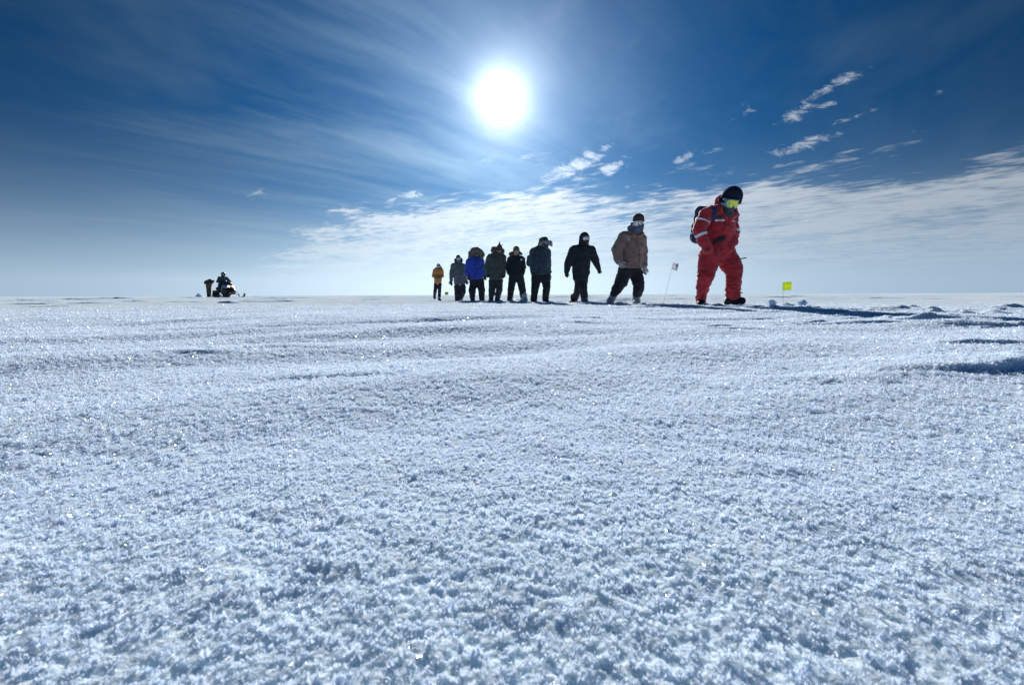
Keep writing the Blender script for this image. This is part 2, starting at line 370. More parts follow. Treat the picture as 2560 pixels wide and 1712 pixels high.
def build_snow():
    # one sheet round the camera: rings that widen with distance
    th = []; t = -math.pi
    a_dense = R(66)
    fine = 0.0026
    th = np.concatenate([np.linspace(-math.pi, -a_dense, 60, endpoint=False), np.arange(-a_dense, a_dense, fine), np.linspace(a_dense, math.pi, 60)])
    rr = [0.10]
    while rr[-1] < 6000:
        r = rr[-1]; k = 0.0034 if r < 6 else (0.0045 if r < 60 else 0.02)
        rr.append(r*(1+k))
    rr = np.array(rr); nr, na = len(rr), len(th)
    Rg, Th = np.meshgrid(rr, th, indexing='ij')
    x = Rg*np.sin(Th); y = Rg*np.cos(Th)
    z = coarse(x, y)
    dr = Rg*0.0036
    def octave(wl, amp, seed, ridge=0.0, warp=0.3):
        fade = smst(wl/dr, 2.2, 5.0)
        k = fade > 0
        xx, yy = x[k]/wl, y[k]/wl
        if warp: 
            wx = rn2(xx*0.7+3.1, yy*0.7, seed+50)*warp; wy = rn2(xx*0.7, yy*0.7+8.8, seed+51)*warp
            xx, yy = xx+wx, yy+wy
        n = rn2(xx, yy, seed)
        if ridge: n = (1-ridge)*n + ridge*(0.5-np.abs(n)*1.6)
        z[k] += amp*fade[k]*n
    clump = rn2(x/0.06, y/0.06, 30)
    octave(0.045, 0.0020, 20)
    octave(0.018, 0.0012, 21, 0.2, 0.6)
    octave(0.0062, 0.0026, 22, 0.35, 0.6)
    octave(0.0036, 0.0014, 23, 0.45, 0.4)
    octave(0.0022, 0.0007, 24, 0.5, 0.3)
    v = np.stack([x, y, z], -1).reshape(-1, 3)
    i = np.arange(nr*na).reshape(nr, na)
    q = np.stack([i[:-1, :-1], i[:-1, 1:], i[1:, 1:], i[1:, :-1]], -1).reshape(-1, 4)[:, ::-1]
    # close the hole under the camera
    c0 = np.array([[0, 0, float(z[0].mean())]]); v = np.vstack([v, c0]); ci = len(v)-1
    fan = np.stack([i[0, :-1], i[0, 1:], np.full(na-1, ci), np.full(na-1, ci)], -1)
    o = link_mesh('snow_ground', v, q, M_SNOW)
    tag(o, kind='structure')
    me = o.data
    return rr, th, z
RR, TH, ZZ = build_snow()
def ground_z(x, y):
    x = np.asarray(x, float); y = np.asarray(y, float)
    r = np.hypot(x, y); a = np.arctan2(x, y)
    i = np.clip(np.searchsorted(RR, r)-1, 0, len(RR)-2); j = np.clip(np.searchsorted(TH, a)-1, 0, len(TH)-2)
    fr = np.clip((r-RR[i])/(RR[i+1]-RR[i]), 0, 1); fa = np.clip((a-TH[j])/(TH[j+1]-TH[j]), 0, 1)
    return (ZZ[i, j]*(1-fa)+ZZ[i, j+1]*fa)*(1-fr) + (ZZ[i+1, j]*(1-fa)+ZZ[i+1, j+1]*fa)*fr

def build_frost():
    # feathery hoar crystals: clusters of thin blades
    n0 = 150000.0; A = R(61)
    def cnt(r0, r1, f): return int(f)
    N1 = int(n0*A*(0.6**2-0.11**2)); r1 = np.sqrt(rng.uniform(0.11**2, 0.6**2, N1))
    RM = 14.0; p = 0.32
    N2 = int(n0*0.6**(2-p)*2*A*(RM**p-0.6**p)/p); u = rng.uniform(0, 1, N2); r2 = (0.6**p+u*(RM**p-0.6**p))**(1/p)
    r = np.concatenate([r1, r2]); th = rng.uniform(-A, A, len(r)); x = r*np.sin(th); y = r*np.cos(th)
    # crystals crowd on the clump tops
    z = ground_z(x, y); e = 0.004
    zl = 0.25*(ground_z(x+e, y)+ground_z(x-e, y)+ground_z(x, y+e)+ground_z(x, y-e))
    fr = smst(r, 0.35, 0.9); sz = 0.0062*np.clip(r/0.8, 1, 3)**0.5
    nn_ = rn2(x/sz+0.4*rn2(x/0.011, y/0.011, 41), y/sz, 40)+0.5*rn2(x/0.016, y/0.013, 42)
    z = z + fr*0.0024*np.clip(r/0.8, 1, 3)**0.5*(nn_+0.2)
    keep = ((z-zl)*(1-fr) + fr*0.0016*nn_) > rng.normal(-0.0009, 0.0009, len(z)); keep &= rng.uniform(0, 1, len(z)) > smst(np.log(r), math.log(3.5), math.log(13.5)); x, y, z, r = x[keep], y[keep], z[keep], r[keep]
    B = 6; n = len(x)
    sc_ = (np.clip(r/0.6, 1, 16)**0.5)[:, None]
    big = np.exp(rng.normal(0, 0.35, n))[:, None]
    ln = rng.uniform(0.0008, 0.0023, (n, B))*sc_*big; wd = ln*rng.uniform(0.16, 0.42, (n, B))
    az = rng.uniform(0, 2*math.pi, (n, B)); tilt = np.abs(rng.normal(0, 0.65, (n, B))).clip(0, 1.5)
    d = np.stack([np.sin(tilt)*np.cos(az), np.sin(tilt)*np.sin(az), np.cos(tilt)], -1)
    q = rng.normal(size=(n, B, 3)); s = np.cross(d, q); s /= np.linalg.norm(s, axis=-1, keepdims=True)
    base = np.stack([x, y, z-0.0004], -1)[:, None, :] + rng.normal(0, 0.0009, (n, B, 3))*np.array([1, 1, 0.3])*sc_[..., None]
    p0 = base; p1 = base + d*ln[..., None]*0.5 + s*wd[..., None]; p2 = base + d*ln[..., None]; p3 = base + d*ln[..., None]*0.5 - s*wd[..., None]
    v = np.stack([p0, p1, p2, p3], 2).reshape(-1, 3)
    f = np.arange(len(v)).reshape(-1, 4)
    o = link_mesh('hoar_frost', v, f, M_FROST, smooth=False)
    tag(o, 'feathery white hoar frost crystals covering the near snow', 'frost', kind='stuff')
    # loose ice plates that glint
    n = 20000; r = np.exp(rng.uniform(math.log(0.5), math.log(14), n)); th = rng.uniform(-R(58), R(58), n)
    x = r*np.sin(th); y = r*np.cos(th); z = ground_z(x, y)+0.002
    s_ = rng.uniform(0.0005, 0.0013, n)*np.clip(r/0.9, 0.35, 3.0)
    # most glints come from plates that happen to lie near the mirror angle
    nn = rng.normal(0, 1, (n, 3)); nn[:, 2] = np.abs(nn[:, 2])*1.2+0.5; nn /= np.linalg.norm(nn, axis=1, keepdims=True)
    q = rng.normal(size=(n, 3)); a = np.cross(nn, q); a /= np.linalg.norm(a, axis=1, keepdims=True); b = np.cross(nn, a)
    c = np.stack([x, y, z+s_*0.4], -1); s_ = s_[:, None]
    v = np.stack([c+a*s_, c+b*s_, c-a*s_, c-b*s_], 1).reshape(-1, 3)
    m = bpy.data.materials.new('ice_plate'); m.use_nodes = True; nt = m.node_tree; nt.nodes.clear(); out = nt.nodes.new('ShaderNodeOutputMaterial')
    gl = nt.nodes.new('ShaderNodeBsdfGlossy'); gl.inputs['Roughness'].default_value = 0.22
    dd = nt.nodes.new('ShaderNodeBsdfTranslucent'); dd.inputs[0].default_value = (0.9, 0.95, 1, 1)
    mx = nt.nodes.new('ShaderNodeMixShader'); mx.inputs[0].default_value = 0.45
    nt.links.new(dd.outputs[0], mx.inputs[1]); nt.links.new(gl.outputs[0], mx.inputs[2]); nt.links.new(mx.outputs[0], out.inputs[0])
    o = link_mesh('ice_glints', v, np.arange(len(v)).reshape(-1, 4), m, smooth=False)
    tag(o, 'tiny loose ice plates glinting in the sun on the snow', 'ice crystals', kind='stuff')
build_frost()

# ---------------------------------------------------------------- signed-distance modelling (smooth bodies and clothing)
def seg(p, a, b, ra, rb, flat=1.0):
    """tapered limb from a to b; flat < 1 makes it thinner front to back (world y)"""
    s = np.array([1, 1/flat, 1]); a = np.asarray(a)*s; b = np.asarray(b)*s; q = p*s
    ab = b-a; t = np.clip(((q-a)@ab)/max(ab@ab, 1e-9), 0, 1)
    return (np.linalg.norm(q-a-t[..., None]*ab, axis=-1) - (ra+(rb-ra)*t))*(flat if flat < 1 else 1)
def ell(p, c, r, rot=None):
    q = p-np.asarray(c)
    if rot is not None: q = q@np.array(rot)          # columns of rot = local axes
    r = np.asarray(r, float); k = np.linalg.norm(q/r, axis=-1)
    return (k-1)*r.min()
def box(p, c, hx, rot=None, rd=0.01):
    q = p-np.asarray(c)
    if rot is not None: q = q@np.array(rot)
    d = np.abs(q)-np.asarray(hx)+rd
    return np.linalg.norm(np.maximum(d, 0), axis=-1)+np.minimum(d.max(-1), 0)-rd
def smin(a, b, k=0.03):
    h = np.clip(0.5+0.5*(b-a)/k, 0, 1); return b*(1-h)+a*h-k*h*(1-h)
def union(ds, k=0.03):
    r = ds[0]
    for d in ds[1:]: r = smin(r, d, k)
    return r
def rotm(yaw=0, pitch=0, roll=0):     # columns = local axes; yaw about z, pitch about x, roll about y
    return np.array((Matrix.Rotation(R(yaw), 3, 'Z') @ Matrix.Rotation(R(pitch), 3, 'X') @ Matrix.Rotation(R(roll), 3, 'Y')))
def nets(f, lo, hi, h):
    lo = np.asarray(lo, float); n = np.maximum(((np.asarray(hi)-lo)/h).astype(int)+2, 3)
    ax = [lo[i]+h*np.arange(n[i]) for i in range(3)]
    gr = np.stack(np.meshgrid(*ax, indexing='ij'), -1)
    V = f(gr); ins = V < 0
    c = [(i, j, k) for i in (0, 1) for j in (0, 1) for k in (0, 1)]
    sl = lambda A, o: A[o[0]:n[0]-1+o[0], o[1]:n[1]-1+o[1], o[2]:n[2]-1+o[2]]
    acc = np.zeros((*(n-1), 3)); cnt = np.zeros(tuple(n-1))
    for a in c:
        for d in range(3):
            if a[d] == 0:
                b = list(a); b[d] = 1; b = tuple(b)
                va, vb = sl(V, a), sl(V, b); cr = (va < 0) != (vb < 0)
                t = np.where(cr, va/np.where(cr, va-vb, 1), 0)
                for e in range(3):
                    acc[..., e] += np.where(cr, a[e] + (t if e == d else 0), 0)
                cnt += cr
    act = cnt > 0; idx = -np.ones(tuple(n-1), int); idx[act] = np.arange(act.sum())
    ii = np.argwhere(act); v = lo + h*(ii + acc[act]/cnt[act][:, None])
    faces = []
    for d in range(3):
        u, w = [(1, 2), (2, 0), (0, 1)][d]
        s0 = [slice(1, n[k]-1) for k in range(3)]; s0[d] = slice(0, n[d]-1); s1 = list(s0); s1[d] = slice(1, n[d])
        A, B = ins[tuple(s0)], ins[tuple(s1)]; e = np.argwhere(A != B)
        if not len(e): continue
        flip = ~A[tuple(e.T)]
        off = np.ones(3, int); off[d] = 0; e = e+off
        def at(du, dw):
            q = e.copy(); q[:, u] -= du; q[:, w] -= dw; return idx[tuple(q.T)]
        Q = np.stack([at(1, 1), at(0, 1), at(0, 0), at(1, 0)], -1)
        Q[flip] = Q[flip][:, ::-1]; faces.append(Q)
    F = np.vstack(faces); F = F[(F >= 0).all(1)]
    return v, F
def sdf_mesh(name, f, pts, rad, m, parent, base, h=0.012):
    pts = np.array([tuple(q) for q in pts]); lo = pts.min(0)-rad-0.02; hi = pts.max(0)+rad+0.02
    v, F = nets(f, lo, hi, h)
    if len(F) == 0: print('EMPTY', name); return None
    return link_mesh(name, v-np.array(base), F, m, parent)
def folds(p, amp, s=9.0, seed=0, stretch=(1, 1, 2.2)):
    q = p*np.array(stretch)*s
    n = vn3(q, seed)*1.1 + vn3(q*2.1+4.4, seed+1)*0.6 + 1.0*(np.abs(vn3(q*1.5+9.1, seed+2))-0.16)
    return 1.25*amp*n
def tube(pts, r, n=8):
    V, F = [], []
    pts = [Vector(q) for q in pts]; rs = r if isinstance(r, (list, tuple)) else [r]*len(pts)
    for i, q in enumerate(pts):
        t = (pts[min(i+1, len(pts)-1)]-pts[max(i-1, 0)]).normalized()
        s = t.cross(Vector((0.31, 0.17, 0.93))); s.normalize(); w = t.cross(s)
        V += [q+(s*math.cos(2*math.pi*k/n)+w*math.sin(2*math.pi*k/n))*rs[i] for k in range(n)]
    for i in range(len(pts)-1):
        F += [[i*n+k, i*n+(k+1) % n, (i+1)*n+(k+1) % n, (i+1)*n+k] for k in range(n)]
    a = len(V); V += [pts[0], pts[-1]]
    F += [[(k+1) % n, k, a, a] for k in range(n)]; m_ = (len(pts)-1)*n
    F += [[m_+k, m_+(k+1) % n, a+1, a+1] for k in range(n)]
    return V, F
def poly_mesh(name, V, F, m, parent, base, smooth=True):
    me = bpy.data.meshes.new(name); b = Vector(base)
    me.from_pydata([tuple(Vector(q)-b) for q in V], [], [tuple(dict.fromkeys(f)) for f in F]); me.update(); me.materials.append(m)
    for p_ in me.polygons: p_.use_smooth = smooth
    o = bpy.data.objects.new(name, me); COL.objects.link(o)
    if parent: o.parent = parent
    return o

M = dict(
    skin=mat('skin', (0.55, 0.33, 0.25), 0.55, 0.08),
    red=mat('red_suit_cloth', (0.50, 0.026, 0.036), 0.75, 0.22, 0.6, 45, 0.35, vscale=9),
    silver=mat('reflective_tape', (0.80, 0.82, 0.86), 0.35, 0.04),
    navy=mat('navy_nylon', (0.0286, 0.0455, 0.1105), 0.7, 0.2, 0.4),
    navyknit=mat('navy_knit', (0.012, 0.018, 0.042), 0.95, 0.25, 0.8, 160),
    black=mat('black_cloth', (0.0210, 0.0255, 0.0315), 0.85, 0.25, 0.5, 50, 0.1),
    boot=mat('black_boot', (0.012, 0.012, 0.014), 0.6, 0.2, 0.3),
    tan=mat('tan_canvas', (0.2500, 0.1812, 0.1438), 0.85, 0.22, 0.6, 45, 0.3, vscale=10),
    orangelin=mat('orange_lining', (0.42, 0.20, 0.11), 0.9, 0.15),
    brownknit=mat('brown_knit', (0.0845, 0.0585, 0.0390), 0.95, 0.25, 0.8, 160),
    slate=mat('slate_knit', (0.10, 0.15, 0.21), 0.95, 0.35, 0.8, 120, vscale=26),
    pale=mat('pale_glove', (0.50, 0.50, 0.49), 0.8, 0.12, 0.4),
    paleboot=mat('pale_boot', (0.42, 0.44, 0.44), 0.75, 0.18, 0.4),
    lens=mat('mirror_lens', (0.45, 0.50, 0.56), 0.12, 0.02, metal=0.7),
    frame=mat('white_goggle_frame', (0.62, 0.65, 0.70), 0.5, 0.05),
    frameblue=mat('blue_goggle_frame', (0.22, 0.34, 0.45), 0.5, 0.2),
    dark=mat('charcoal_cloth', (0.0525, 0.0600, 0.0660), 0.85, 0.28, 0.5, 50, 0.25),
    teal=mat('dark_teal_cloth', (0.0450, 0.0780, 0.1020), 0.85, 0.3, 0.5, 50, 0.25),
    grey=mat('grey_cloth', (0.1087, 0.1276, 0.1334), 0.85, 0.25, 0.5, 50, 0.25),
    olive=mat('olive_cloth', (0.1680, 0.1560, 0.0960), 0.9, 0.2, 0.5),
    oliveparka=mat('olive_parka_cloth', (0.0930, 0.1080, 0.0930), 0.85, 0.3, 0.5, 50, 0.25),
    pants=mat('dark_trousers', (1.1*0.0280, 0.0322, 0.0364), 0.85, 0.3, 0.5, 50, 0.15),
    blue=mat('blue_cloth', (0.0336, 0.0780, 0.4800), 0.8, 0.25, 0.6, 45, 0.3),
    fur=mat('brown_fur', (0.1800, 0.1440, 0.1080), 1.0, 0.4, 0.9, 130, 0.5, vscale=30),
    greyfur=mat('grey_fur', (0.30, 0.28, 0.27), 1.0, 0.35, 0.9, 130, 0.5, vscale=30),
    tanfur=mat('tan_fur', (0.30, 0.23, 0.14), 1.0, 0.35, 0.9, 130, 0.5, vscale=30),
    mauve=mat('mauve_hat', (0.17, 0.085, 0.095), 0.95, 0.2, 0.6),
    orange=mat('orange_cloth', (0.5750, 0.2300, 0.0517), 0.85, 0.22, 0.6, 45, 0.3, vscale=12),
    redmitt=mat('red_mitten', (0.22, 0.05, 0.06), 0.9, 0.2),
    maroon=mat('maroon_nylon', (0.0840, 0.0420, 0.0490), 0.8, 0.2, 0.4),
    bodywhite=mat('blue_white_plastic', (0.42, 0.55, 0.72), 0.3, 0.05),
    plastic=mat('black_plastic', (0.012, 0.013, 0.016), 0.4, 0.15),
    rubber=mat('track_rubber', (0.015, 0.015, 0.016), 0.85, 0.2),
    metal=mat('dark_metal', (0.10, 0.10, 0.11), 0.4, 0.1, metal=0.8),
    wire=mat('steel_wire', (0.12, 0.12, 0.13), 0.5, 0.1, metal=0.5),
    redplastic=mat('red_plastic', (0.30, 0.03, 0.02), 0.4, 0.1),
)
def yellow_lens():
    m = bpy.data.materials.new('yellow_mirror_lens'); m.use_nodes = True; nt = m.node_tree; g = G(nt); b = nt.nodes['Principled BSDF']
    tc = nt.nodes.new('ShaderNodeTexCoord'); n = g.noise(tc.outputs['Object'], 14, 3, 0.6)
    nt.links.new(g.mix(g.rng(n, 0.35, 0.65), (0.78, 0.66, 0.04), (0.42, 0.66, 0.22)), b.inputs['Base Color'])
    b.inputs['Metallic'].default_value = 0.55; b.inputs['Roughness'].default_value = 0.25; return m
M['ylens'] = yellow_lens()
M['yflag'] = mat('yellow_flag_vinyl', (0.76, 0.86, 0.07), 0.6, 0.03, trans=0.5)
M['wflag'] = mat('white_flag_vinyl', (0.80, 0.79, 0.85), 0.6, 0.03, trans=0.5)
M['lamp'] = mat('lit_headlight', (1, 0.9, 0.8), 0.3, 0.0, emis=(1.0, 0.80, 0.62, 3.2))
M['smoke'] = mat('smoked_plastic', (0.03, 0.05, 0.06), 0.15, 0.1)

class Fig:
    """a person traced joint by joint: zoomed-picture coordinates + own depth offset -> metres"""
    def __init__(s, ox, oy, k, Y, foot, label, group='walkers in single file'):
        s.ox, s.oy, s.k, s.Y = ox, oy, k, Y; s.m = Y/(F_PX*k)
        b = s.p(*foot); gz = float(ground_z(b.x, b.y)); s.base = Vector((b.x, b.y, min(b.z, gz)))
        s.root = empty('person', s.base, label, 'person', group); s.h = max(0.010, 1.0*Y/F_PX*1.2)
        s.h = min(s.h, 0.026)
    def p(s, x, y, d=0.0): return P(s.ox+x/s.k, s.oy+y/s.k, s.Y+d)
    def r(s, px): return px*s.m
    def a(s, *q): return np.array(s.p(*q))
    def limb(s, pts, flat=1.0, k=0.02):
        """pts: (x, y, depth, radius px)"""
        L = [(s.a(x, y, d), s.r(r)) for x, y, d, r in pts]
        def f(q): return union([seg(q, a, b, ra, rb, flat) for (a, ra), (b, rb) in zip(L[:-1], L[1:])], k) if len(L) > 1 else np.linalg.norm(q-L[0][0], axis=-1)-L[0][1]
        f.pts = [l[0] for l in L]; f.rad = max(l[1] for l in L); return f
    def blob(s, x, y, d, rx, rz, ry=None, rot=None):
        c = s.a(x, y, d); ry = s.r(rx) if ry is None else ry
        def f(q): return ell(q, c, (s.r(rx), ry, s.r(rz)), rot)
        f.pts = [c]; f.rad = max(s.r(rx), ry, s.r(rz)); return f
    def bx(s, x, y, d, hx, hz, hy, rot=None, rd=0.01):
        c = s.a(x, y, d)
        def f(q): return box(q, c, (s.r(hx), hy, s.r(hz)), rot, rd)
        f.pts = [c]; f.rad = math.hypot(s.r(hx), s.r(hz))+hy; return f
    def build(s, name, fs, m, parent=None, k=0.03, fold=0.0, fs_=9.0, cut=None, h=None, seed=0, label=None, stretch=(1,1,2.2), furry=0.0):
        pts = [q for f in fs for q in f.pts]; rad = max(f.rad for f in fs)
        def F(q):
            d = union([f(q) for f in fs], k)
            if fold: d = d + folds(q, fold, fs_, seed, stretch)
            if furry: d = d + furry*(vn3(q*42, seed)+0.7*vn3(q*85, seed+3))
            for c in (cut or []): d = np.maximum(d, c(q))
            return d
        o = sdf_mesh(name, F, pts, rad, M[m], parent or s.root, s.base if parent is None else s.base, h or s.h)
        if o and label: o['label'] = label
        return o
    def below(s, x, y, slope=0.0):      # keep what is above this line
        c = s.a(x, y, 0)
        return lambda q: (c[2]-q[..., 2]) + slope*(q[..., 0]-c[0])
    def above(s, x, y, slope=0.0):
        c = s.a(x, y, 0)
        return lambda q: (q[..., 2]-c[2]) - slope*(q[..., 0]-c[0])
    def body(s, J, hr=0.085):
        """bare body under the clothes: one continuous skin with head, face, neck, trunk, arms with hands, legs with feet"""
        A = {k: np.array(s.p(*v)) for k, v in J.items()}
        L = []
        H = A['head']; fd = np.array(s.face)/np.linalg.norm(s.face)
        up = (H-A['neck']); up /= np.linalg.norm(up); sd_ = np.cross(fd, up); sd_ /= np.linalg.norm(sd_)
        fd2 = np.cross(up, sd_); rot = np.stack([sd_, fd2, up], -1)
        def head(q):
            d = smin(ell(q, H+up*0.02, (0.074, 0.092, 0.098), rot), ell(q, H+fd2*0.028-up*0.058, (0.054, 0.058, 0.055), rot), 0.04)
            d = smin(d, seg(q, H+fd2*0.088+up*0.005, H+fd2*0.108-up*0.026, 0.009, 0.014), 0.014)     # nose
            for e in (-1, 1):
                d = np.maximum(d, -(np.linalg.norm(q-(H+fd2*0.101+up*0.012+sd_*e*0.032), axis=-1)-0.014))
                d = smin(d, np.linalg.norm(q-(H+fd2*0.083+up*0.012+sd_*e*0.032), axis=-1)-0.013, 0.003)  # eyes
                d = smin(d, ell(q, H+sd_*e*0.078-up*0.005, (0.010, 0.018, 0.030), rot), 0.008)           # ears
            return smin(d, ell(q, H+fd2*0.088-up*0.055, (0.024, 0.012, 0.008), rot), 0.006)               # lips
        def f(q):
            ds = [head(q), seg(q, A['neck']-up*0.06, H-up*0.05, 0.058, 0.055),
                  seg(q, A['neck']-up*0.1, A['pelvis'], 0.085, 0.10), seg(q, A['ls'], A['rs'], 0.05, 0.05), seg(q, A['lh'], A['rh'], 0.075, 0.075)]
            for e in 'lr':
                ds += [seg(q, A[e+'s'], A[e+'e'], 0.046, 0.036), seg(q, A[e+'e'], A[e+'w'], 0.036, 0.025)]
                w = A[e+'w']; dd = (A[e+'f'] if e+'f' in A else A[e+'w']*1.5-A[e+'e']*0.5)-w; HL = min(0.14, np.linalg.norm(dd)*0.86)/0.14; dd /= np.linalg.norm(dd); cr = np.cross(dd, [0, 1, 0.2]); cr /= np.linalg.norm(cr)
                ds += [seg(q, w, w+dd*0.07*HL, 0.018, 0.020)]
                for k_, o_ in enumerate((-0.024, -0.008, 0.008, 0.024)):
                    ds += [seg(q, w+dd*0.07*HL+cr*o_*0.8, w+dd*(0.125-0.006*abs(k_-1.4))*HL+cr*o_, 0.0075, 0.0065)]
                ds += [seg(q, w+dd*0.03*HL+cr*0.018, w+dd*0.08*HL+cr*0.036, 0.009, 0.007)]
                ds += [seg(q, A[e+'h'], A[e+'k'], 0.072, 0.05), seg(q, A[e+'k'], A[e+'a'], 0.048, 0.034), seg(q, A[e+'a'], A[e+'t'], 0.034, 0.028)]
            return union(ds, 0.02)
        return sdf_mesh('body', f, list(A.values()), 0.16, M['skin'], s.root, s.base, max(0.011, s.h*0.8))
    def glove(s, w, tip, r=0.05, m='black', side=1, curl=0.3, name='glove'):
        """gloved hand from the wrist to the finger tips (picture coordinates), thumb on one side"""
        a, b = s.a(*w), s.a(*tip); d = b-a; L = np.linalg.norm(d); d /= L; vw = np.array([0, 1, 0.0])
        c = np.cross(d, vw); c /= np.linalg.norm(c); c *= side; n = np.cross(d, c)*side
        if n[1] > 0: n = -n
        def f(q):
            ds = [seg(q, a-d*0.03, a+d*L*0.2, r*0.72, r*0.75), seg(q, a+d*L*0.2, a+d*L*0.5, r*0.78, r*0.85, 0.8)]
            out = union(ds, 0.02)
            for k_, o_ in enumerate((-0.6, -0.2, 0.2, 0.6)):
                le = L*(1.0, 0.98, 0.92, 0.82)[k_] if side < 0 else L*(0.82, 0.92, 0.98, 1.0)[k_]
                p0 = a+d*L*0.45+c*o_*r; p1 = a+d*(L*0.45+(le-L*0.45)*0.55)+c*o_*r*1.1+n*curl*0.02; p2 = a+d*le*(1-curl*0.12)+c*o_*r*1.05+n*curl*0.05
                out = smin(out, np.minimum(seg(q, p0, p1, r*0.27, r*0.25), seg(q, p1, p2, r*0.25, r*0.2)), 0.008)
            t0 = a+d*L*0.15+c*r*0.6; t1 = a+d*L*0.42+c*r*1.35+n*0.01; t2 = a+d*L*0.66+c*r*1.3+n*0.02
            return smin(out, np.minimum(seg(q, t0, t1, r*0.36, r*0.3), seg(q, t1, t2, r*0.3, r*0.22)), 0.012)
        return sdf_mesh(name, f, [a-d*0.03, b], r*1.8, M[m], s.root, s.base, max(0.007, s.h*0.6))
    def boot(s, ankle, toe, r=0.055, m='boot', top=None, lift=0):
        """boot with shaft, heel, ball and flat sole"""
        a, t = s.a(*ankle), s.a(*toe); tp = s.a(*top) if top is not None else a+np.array([0, 0, 0.12])
        dv = t-a; up = np.array([0, 0, 1.0]); ln = np.linalg.norm(dv); dr = dv/ln; heel = a-dr*0.03
        sole = lambda q: -((q-t)@np.array(nrm)+r*0.95)
        hz = np.cross(dr, np.cross(up, dr)); nrm = hz/np.linalg.norm(hz)
        if nrm[2] < 0: nrm = -nrm
        # the sole plane runs through heel and toe
        def f(q):
            d = union([seg(q, tp, a, r*1.15, r*1.05), seg(q, a, heel-nrm*0.02, r*1.0, r*0.9), seg(q, a-nrm*0.01, t, r*1.0, r*0.95), seg(q, a+nrm*0.02, a*0.4+t*0.6, r*0.95, r*0.75)], 0.03)
            return np.maximum(d, -((q-t)@nrm + r*0.85))
        return sdf_mesh('boot', f, [tp, a, t], r*1.5, M[m], s.root, s.base, max(0.009, s.h*0.75))
    def goggles(s, c, w, hgt, face, lens='lens', frame='frame', up=(0, 0, 1), strap='black', hr=0.1):
        """snow goggles: wrap-round frame, lens, strap round the head"""
        c = s.a(*c); fd = np.array(face, float); fd /= np.linalg.norm(fd); up = np.array(up, float); sd_ = np.cross(fd, up); sd_ /= np.linalg.norm(sd_); up = np.cross(sd_, fd)
        rot = np.stack([sd_, fd, up], -1); back = c-fd*hr
        def shell(q, ww, hh, r0, r1):
            l = (q-back)@rot; rad = np.hypot(l[..., 0]*0.92, l[..., 1])
            d = np.maximum(np.abs(rad-(r0+r1)/2)-(r1-r0)/2, -l[..., 1])
            notch = np.clip(1-np.abs(l[..., 0])/(ww*0.22), 0, 1)*hh*0.75
            e = np.maximum(np.abs(l[..., 0])-ww, np.abs(l[..., 2]+notch*0 )-hh)
            e = np.maximum(e, -(l[..., 2]+hh-notch))
            k = np.hypot(np.maximum(np.abs(l[..., 0])-ww*0.62, 0)/(ww*0.38), np.maximum(np.abs(l[..., 2])-hh*0.3, 0)/(hh*0.7))-1
            return np.maximum(np.maximum(d, e), k*hh*0.6)
        hh = max(0.006, s.h*0.45)
        fr = sdf_mesh('goggles', lambda q: np.maximum(shell(q, w, hgt, hr*0.72, hr*1.12), -shell(q, w*0.92, hgt*0.86, hr*1.0, hr*1.4)), [c], w*1.3, M[frame], s.root, s.base, hh)
        sdf_mesh('lens', lambda q: shell(q, w*0.93, hgt*0.88, hr*1.0, hr*1.08), [c], w*1.3, M[lens], fr, (0, 0, 0) if False else s.base, hh)
        def st(q):
            l = (q-back)@rot; rad = np.hypot(l[..., 0]*0.95, l[..., 1]*0.9)
            return np.maximum(np.maximum(np.abs(rad-hr*0.99)-0.006, np.abs(l[..., 2])-0.018), l[..., 1]-hr*0.45)
        sdf_mesh('strap', st, [back], hr*1.3, M[strap], fr, s.base, max(0.007, hh))
        return fr
    def beanie(s, c, rx, rz, m, face, up=(0, 0, 1), brim=-0.15, ry=None, peak=0.0, name='hat'):
        c = s.a(*c); up = np.array(up, float); up /= np.linalg.norm(up); fd = np.array(face, float); sd_ = np.cross(fd, up); sd_ /= np.linalg.norm(sd_); fd = np.cross(up, sd_)
        rot = np.stack([sd_, fd, up], -1); rx, rz = s.r(rx), s.r(rz); ry = ry or rx*1.12
        def f(q):
            l = (q-c)@rot
            d = ell(q, c, (rx, ry, rz), rot)
            cuff = np.maximum(np.abs(l[..., 2]-brim*rz)-rz*0.16, np.hypot(l[..., 0]/rx, l[..., 1]/ry)*rx-rx*1.05)
            d = smin(d, cuff, 0.01)
            if peak: d = smin(d, seg(q, c+up*rz*0.7, c+up*(rz+peak), rx*0.45, 0.008), 0.03)
            d = np.maximum(d, -(l[..., 2]-(brim-0.16)*rz))
            return d + 0.002*np.sin(np.arctan2(l[..., 0], l[..., 1])*30)*0.6
        return sdf_mesh(name, f, [c], max(rx, ry, rz)*1.1+peak, M[m], s.root, s.base, max(0.008, s.h*0.7))

# ================================================================ the walkers
# --- red suit -----------------------------------------------------
s = Fig(1660, 430, 4.237, 7.0, (520, 1412), 'person in a bright red suit with silver reflective bands, first in the line')
s.face = (0.45, -0.75, -0.62)
s.body(dict(head=(728, 300, -0.10), neck=(665, 410, -0.02), pelvis=(570, 860, 0), ls=(455, 450, -0.10), rs=(735, 465, 0.10), le=(350, 620, -0.12), re=(752, 650, 0.04),
            lw=(420, 735, -0.16), rw=(735, 745, -0.02), lf=(458, 800, -0.17), rf=(700, 790, -0.10), lh=(480, 880, -0.06), rh=(665, 880, 0.06), lk=(450, 1090, -0.02), rk=(742, 1030, -0.10), la=(388, 1340, 0.20), ra=(728, 1340, -0.08), lt=(395, 1398, 0.10), rt=(820, 1375, -0.14)))
torso = s.limb([(600, 480, 0.02, 128), (598, 600, 0.0, 145), (585, 720, 0.0, 135), (562, 840, 0.0, 150)], 0.82)
sh = s.limb([(462, 452, -0.08, 74), (600, 425, 0.0, 88), (722, 462, 0.08, 62)], 1.0)
